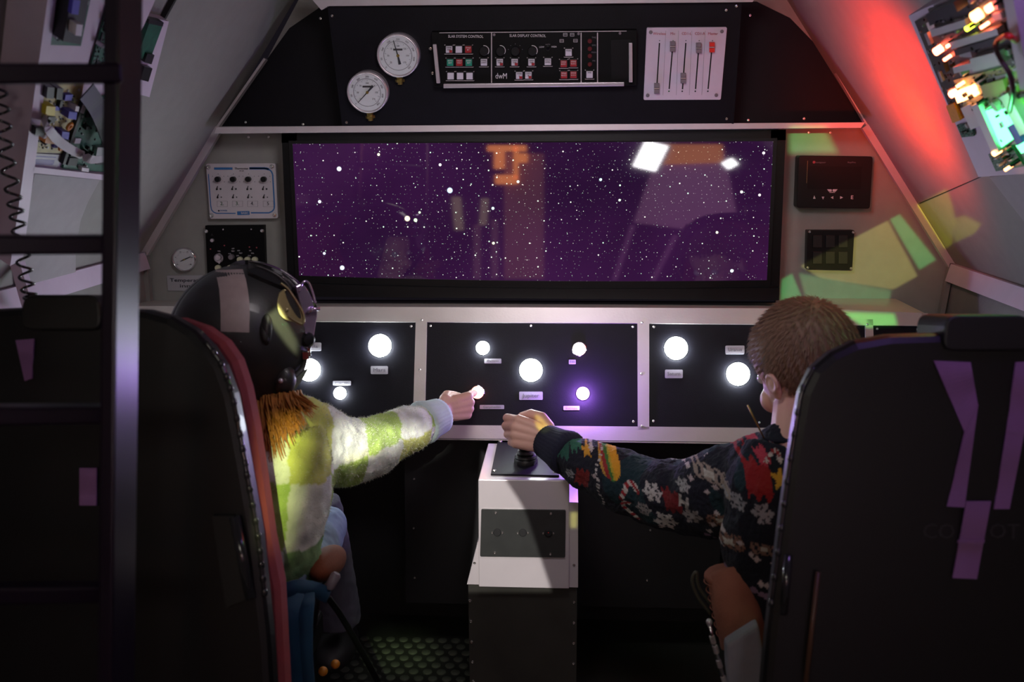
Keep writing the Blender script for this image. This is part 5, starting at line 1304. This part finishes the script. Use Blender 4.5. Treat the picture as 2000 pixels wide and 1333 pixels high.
# patterned sweater
def dsp2(v): return .007 * noise3(v, 13, 7) + .004 * noise3(v, 34, 3) + .0018 * noise3(v, 150, 9)
YA = [(1070, 2.08), (1150, 2.00), (1275, 1.88), (1400, 1.78), (1500, 1.70), (1560, 1.66)]
def yarm(px):
    for (a, ya), (b, yb2) in zip(YA, YA[1:]):
        if px <= b: return ya + (yb2 - ya) * (px - a) / (b - a) if px >= a else ya
    return YA[-1][1]
def A(px, py, dy=0): return P(px, py, yarm(px) + dy)
sb = limb([A(1088, 880), A(1115, 896), A(1160, 915), A(1210, 938), A(1280, 962), A(1350, 972), A(1420, 962), A(1490, 945)], [.030, .045, .056, .062, .065, .074, .090, .088], 20)
sb += [ell(A(1500, 940), .09, .08, .085), tube([P(1545, 880, 1.66), P(1530, 960, 1.64), P(1520, 1050, 1.62), P(1530, 1150, 1.60), P(1540, 1210, 1.59)], [(.06, .075), (.10, .10), (.095, .10), (.085, .085), (.08, .075)], 20, up=(0, 1, 0)),
       ell(P(1470, 1030, 1.70), .055, .06, .08), tube([P(1556, 850, 1.70), P(1552, 890, 1.68)], [.055, .075], 16)]
MOT = []
def mo(kind, px, py, s, ang=0, col=(.5, .5, .45)):
    p = A(px, py, -.062); MOT.append((kind, p.x, p.z, s, R(ang), col))
OR_ = (.62, .30, .03); WH = (.48, .46, .44); RD = (.30, .012, .015); GR = (.02, .10, .07)
for px, py, s, a in ((1146, 886, .013, 10), (1509, 912, .016, -5)): mo('star', px, py, s, a, OR_)
mo('star', 1509, 964, .004, 0, OR_)
for px, py, s, c in ((1273, 954, .018, WH), (1298, 1012, .022, WH), (1255, 985, .015, (.28, .27, .27)), (1347, 993, .017, (.30, .28, .28)), (1465, 955, .017, (.33, .30, .33)), (1418, 935, .015, (.3, .3, .32)), (1113, 922, .010, (.28, .27, .30)), (1330, 935, .012, (.35, .35, .35))): mo('flake', px, py, s, 12, c)
mo('burger', 1190, 905, .030, 18); mo('block', 1137, 930, .016, -8, (.17, .012, .012)); mo('block', 1463, 903, .022, 4, RD); mo('block', 1310, 968, .017, 15, (.17, .012, .015))
mo('block', 1100, 880, .014, 0, GR); mo('block', 1120, 868, .014, 30, (.03, .14, .09)); mo('blob', 1092, 868, .009, 40, (.5, .42, .36)); mo('block', 1163, 860, .012, 0, (.45, .02, .08))
mo('cane', 1220, 950, .026, -20); mo('cane', 1228, 996, .024, 60); mo('cane', 1262, 898, .020, 80); mo('block', 1258, 895, .008, 0, RD); mo('block', 1478, 872, .010, 30, (.5, .05, .08)); mo('cane', 1495, 873, .016, -40)
mo('zig', 1165, 930, .06, 0, WH); mo('house', 1380, 915, .024, 0, (.30, .24, .20)); mo('house', 1400, 1000, .022, 20, (.20, .10, .07)); mo('house', 1465, 1015, .020, 0, (.22, .13, .10)); mo('man', 1330, 965, .014, 0, WH)
for px, py in ((1377, 888), (1345, 922), (1390, 935), (1375, 945), (1392, 984), (1386, 1008), (1382, 1025), (1420, 1000), (1440, 1020), (1450, 1030), (1497, 1048), (1485, 1046), (1458, 1075), (1470, 1080), (1340, 905), (1300, 905), (1320, 898), (1515, 885), (1160, 925), (1155, 885)): mo('blob', px, py, .0048, 0, (.5, .42, .42))
for px, py in ((1380, 1040), (1400, 1055), (1420, 1070), (1445, 1085), (1460, 1095), (1480, 1105), (1490, 1115), (1470, 1100), (1420, 1120)): mo('blob', px, py, .0055, 20, (.26, .17, .26))
def colb(v):
    c = np.empty((len(v), 3)); c[:] = (.006, .007, .016)
    X, Z = v[:, 0], v[:, 2]
    teal = noise3(v, 11, 2) > .28; c[teal] = (.004, .022, .030)
    for k, x, z, s, a, col in MOT:
        near = (abs(X - x) < s * 2.2) & (abs(Z - z) < s * 2.2)
        idx = np.nonzero(near)[0]
        if not len(idx): continue
        dx, dz = X[idx] - x, Z[idx] - z
        q = 1 / .0022; dx = np.round(dx * q) / q; dz = np.round(dz * q) / q
        u = (dx * math.cos(a) + dz * math.sin(a)) / s; w = (-dx * math.sin(a) + dz * math.cos(a)) / s
        r = np.hypot(u, w); t = np.arctan2(w, u)
        if k == 'star':
            m = r < .42 + .58 * np.abs(((t - math.pi / 2) / (2 * math.pi / 5)) % 1 - .5) ** 1.3 * 2 ** 1.3; c[idx[m]] = col
        elif k == 'flake':
            tt = (t % (math.pi / 4)) ; tt = np.minimum(tt, math.pi / 4 - tt); arm = (r * np.sin(tt) < .12) & (r < 1)
            tt6 = np.minimum(t % (math.pi / 3), math.pi / 3 - t % (math.pi / 3)); arm = (r * np.sin(tt6) < .13) & (r < 1)
            tick = (abs(r - .68) < .12) & (r * np.sin(tt6) < .30); c[idx[arm | tick]] = col
        elif k == 'blob': c[idx[r < 1]] = col
        elif k == 'block': m = (abs(u) < .85) & (abs(w) < 1.1 - .25 * np.sin(u * 9)); c[idx[m]] = col
        elif k == 'burger':
            m = (np.hypot(u * 1.5, w) < 1); i2 = idx[m]; uu = u[m]
            cc_ = np.where(uu[:, None] < -.45, (.50, .26, .05), np.where(uu[:, None] < -.2, (.28, .02, .02), np.where(uu[:, None] < .0, (.05, .16, .03), np.where(uu[:, None] < .12, (.45, .35, .03), (.66, .32, .02))))); c[i2] = cc_
        elif k == 'cane':
            m = ((abs(u) < .17) & (w < .35) & (w > -1)) | ((abs(np.hypot(u - .35, w - .35) - .35) < .17) & (w > .30)); i2 = idx[m]; st = ((w[m] * 4 + u[m] * 2).astype(int) % 2) == 0
            c[i2] = np.where(st[:, None], (.55, .50, .45), (.28, .015, .02))
        elif k == 'zig':
            wz = w * 1.1; ctr = .12 * np.abs((wz * 2.5) % 2 - 1) - .1 + .25 * np.abs(wz - .1); m = (abs(u - ctr) < .045) & (abs(w) < 1.4) & ((w * 16).astype(int) % 2 == 0); c[idx[m]] = col
        elif k == 'house':
            m = (abs(u) < 1) & (abs(w) < .55) & (((u * 6).astype(int) + (w * 5).astype(int)) % 3 > 0); c[idx[m]] = col
            m = (abs(u) < .3) & (abs(w) < .22); c[idx[m]] = (.5, .48, .42)
        elif k == 'man':
            m = (abs(abs(u) - .4) < .2) & (abs(w) < .9) | (abs(w) < .2) & (abs(u) < .5); c[idx[m]] = col
    return c
swb = fob('sweater', sb, .0024, 'knit2', by, sm=8, disp=dsp2, colf=colb)
ribcuff(P(1112, 888, 2.03), P(1066, 862, 2.085), .046, .036, 'cuffdark', by)
fob('trousers', limb([P(1550, 1200, 1.62), P(1500, 1170, 1.85), P(1470, 1150, 2.0)], [.085, .07, .06], 16) + [tube([P(1475, 1150, 2.0), P(1480, 1300, 2.02)], .05, 14)], .006, 'cuffdark', by, sm=4)
tag(ob('brass_wire', tube([P(1460, 792, 1.62), P(1478, 828, 1.62), P(1497, 866, 1.66)], .0014, 6), 'straw', None, smooth=1), 'thin brass wire sticking up in front of the right-hand child', 'wire')
# ================================================================== added unseen light near the camera, masked into drawn colour patches
LC = V((.03, -.25, 1.62))
Yl, Gn, Lm = (1.0, .95, .12), (.12, 1.0, .35), (.55, .85, .15)
wr_ = lambda pts: [WR.at(x, y) for x, y in pts]
bk = lambda pts: [pb.at(x, y) for x, y in pts]
gobo('patch_light', LC, [
    (wr_([(1789, 399), (1850, 365), (1862, 395), (1868, 425), (1862, 478), (1846, 488)]), (4.4, 5.0, .10), .002),
    (wr_([(1860, 425), (1885, 418), (1920, 436), (1905, 458), (1862, 478)]), (3.6, 4.3, .10), .002),
    (bk([(1668, 462), (1735, 428), (1795, 540), (1745, 568), (1600, 545), (1560, 520)]), (1.15, 1.1, .30), .002),
    (bk([(1735, 428), (1758, 416), (1831, 508), (1795, 530)]), (.25, 1.5, .45), .002),
    (bk([(1525, 545), (1548, 532), (1572, 590), (1522, 590)]), (.25, 1.5, .45), .002),
    (bk([(1556, 530), (1745, 565), (1735, 608), (1575, 600)]), (.35, .95, .35), .003),
    (bk([(1536, 250), (1618, 250), (1648, 306), (1534, 306)]), (.30, 1.5, .40), .006),
    (bk([(1530, 300), (1565, 300), (1560, 540), (1524, 550)]), (.8, .55, .45), .03),
    ([kp.at(x, y) for x, y in ((1625, 605), (1750, 609), (1758, 640), (1690, 645))], (.35, 2.2, .35), .004),
    ([kp.at(x, y) for x, y in ((1520, 590), (1608, 594), (1612, 606), (1520, 604))], (.8, 1.2, .35), .004),
    ([P(x, y, 2.06) for x, y in ((1040, 800), (1058, 808), (1082, 842), (1060, 852), (1042, 830))], (1.4, 1.6, .1), .003),
    ([P(x, y, 1.60) for x, y in ((512, 612), (538, 585), (548, 600), (580, 660), (576, 692), (560, 680))], (6, 6.4, 3.2), .004),
    ([P(x, y, 1.85) for x, y in ((672, 905), (745, 860), (760, 880), (690, 932))], (3.5, 3.4, 1.2), .01),
    ([P(x, y, 1.62) for x, y in ((512, 800), (640, 800), (610, 1010), (580, 1130), (525, 1130))], (1.9, 2.1, .75), .03),
    ([P(x, y, 2.05) for x, y in ((1112, 1000), (1132, 1000), (1130, 1036), (1112, 1036))], (1.0, 1.0, .2), .003),
    ([ZP(0).at(x, y) for x, y in ((690, 1215), (860, 1215), (880, 1333), (700, 1333))], (.7, .9, .45), .03),
    ([P(x, y, 1.92) for x, y in ((655, 800), (740, 805), (850, 775), (875, 850), (760, 915), (650, 960))], (3.0, 3.0, 2.5), .02),  # patch added to brighten the sleeve
    ([P(x, y, fy) for x, y in ((925, 850), (985, 862), (1008, 932), (1040, 965), (1072, 1060), (1118, 1130), (1125, 1160), (900, 1160))], (1.5, 1.42, 1.36), .004),  # outline drawn to leave the arm's shadow on the pedestal
], 150)
# white key light on the pedestal, from upper left behind
area('key_spill', (-.75, .35, 1.7), (0.0, 2.0, .5), .05, (1.0, .95, .90), 4.0).data.spread = R(40)
# ================================================================== behind the viewer for the screen's reflection; shelf and board carry painted glow
def tube_lamp(name, a, b, r, es, label):
    t = empty(name, a, label, 'lamp', 'lamps behind the viewer')
    ob('tube', tube([a, b], r, 12), mat('lamp_tube', (1, 1, 1), .4, emit=(1, .97, 1), es=es, var=0), t, smooth=1)
    ob('housing', tube([V(a) + V((0, -.06, .0)), V(b) + V((0, -.06, .0))], r * 1.3, 8), 'black', t)
def refl(px, py, yb):   # where a ray mirrored by the screen lands
    d = ray(px, py); p = P(px, py, ys - .035 + SAG * .5)
    p = P(px, py, ycurve(p.x)); sl = -2 * SAG * (p.x - scx) / shw ** 2
    n = V((sl, -1, 0)).normalized() if True else None
    d = d - n * 2 * d.dot(n)
    return p + d * ((yb - p.y) / d.y)

cs = empty('glow_shelf', (0.6, -1.75, 0), 'added shelf of glowing orange boards behind the viewer, reflected in the dark screen', 'shelf')
def rb(px0, py0, px1, py1, yb, t=.03, skew=0):
    q = [refl(px0 + skew, py0, yb), refl(px1 + skew, py0, yb), refl(px1, py1, yb), refl(px0, py1, yb)]
    return ext(q, (0, -1, 0), t)
om = mat('orange_painted_glow', (.5, .2, .05), .5, emit=(1, .30, .06), es=7, var=0)  # orange lamplight painted as emission on shapes added for the reflection
ob('glow_board', rb(952, 284, 1028, 296, -1.7), om, cs); ob('glow_board', rb(965, 296, 985, 330, -1.7), om, cs); ob('glow_board', rb(1003, 284, 1012, 350, -1.7), om, cs)
ob('glow_board', rb(967, 342, 1012, 360, -1.7), om, cs); ob('glow_board', rb(1012, 300, 1030, 318, -1.7), om, cs)
ob('glow_back_sheet', rb(985, 300, 1062, 545, -1.78), mat('brown_painted_glow', (.2, .1, .05), .6, emit=(.55, .22, .12), es=1.1, var=.3), cs)
fgm = mat('pale_painted_glow', (.5, .45, .3), .8, emit=(.8, .6, .35), es=1.6)  # strips made up for the reflection, warm light put into their emission
ob('glow_strip', rb(888, 385, 905, 450, -1.6, skew=-6), fgm, cs); ob('glow_strip', rb(936, 388, 950, 440, -1.6, skew=4), fgm, cs); ob('glow_strip', rb(925, 440, 938, 545, -1.6), mat('dim_painted_glow', (.3, .2, .2), .8, emit=(.6, .3, .3), es=.8), cs); ob('glow_strip', rb(960, 430, 972, 545, -1.6), mat('dim_painted_glow', (.3, .2, .2), .8, emit=(.6, .3, .3), es=.8), cs)
bo = empty('presentation_board', (1.3, -1.7, 0), 'board on legs behind the viewer, lamplight painted as lilac glow, reflected at the right of the screen', 'board')
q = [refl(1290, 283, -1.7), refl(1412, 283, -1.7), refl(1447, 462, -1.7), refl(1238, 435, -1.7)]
ob('board_face', ext(q, (0, -1, 0), .03), mat('lilac_painted_glow', (.3, .2, .3), .6, emit=(.75, .34, .6), es=1.15, var=.2), bo)  # lamplight falling on the board is put into its emission
ob('orange_header', ext([refl(1292, 282, -1.68), refl(1411, 282, -1.68), refl(1413, 318, -1.68), refl(1288, 322, -1.68)], (0, 1, 0), .01), mat('amber_painted_glow', (.4, .2, .05), .6, emit=(1, .33, .06), es=3.2, var=0), bo)
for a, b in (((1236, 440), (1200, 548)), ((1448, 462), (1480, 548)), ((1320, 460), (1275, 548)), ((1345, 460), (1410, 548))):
    ob('leg', tube([refl(*a, -1.72), refl(*b, -1.72)], .012, 8), mat('lilac_leg_glow', (.3, .2, .3), .6, emit=(.5, .2, .45), es=1.1, var=0), bo)  # legs glow the same way in place of lamplight
tube_lamp('tube_lamp', refl(1283, 280, -1.5), refl(1258, 330, -1.5), .055, 26, 'larger white tube lamp behind the viewer, reflected upper right in the screen')
tube_lamp('tube_lamp', refl(1419, 314, -1.5), refl(1432, 326, -1.5), .028, 26, 'smaller white lamp behind the viewer, reflected near the right end of the screen')
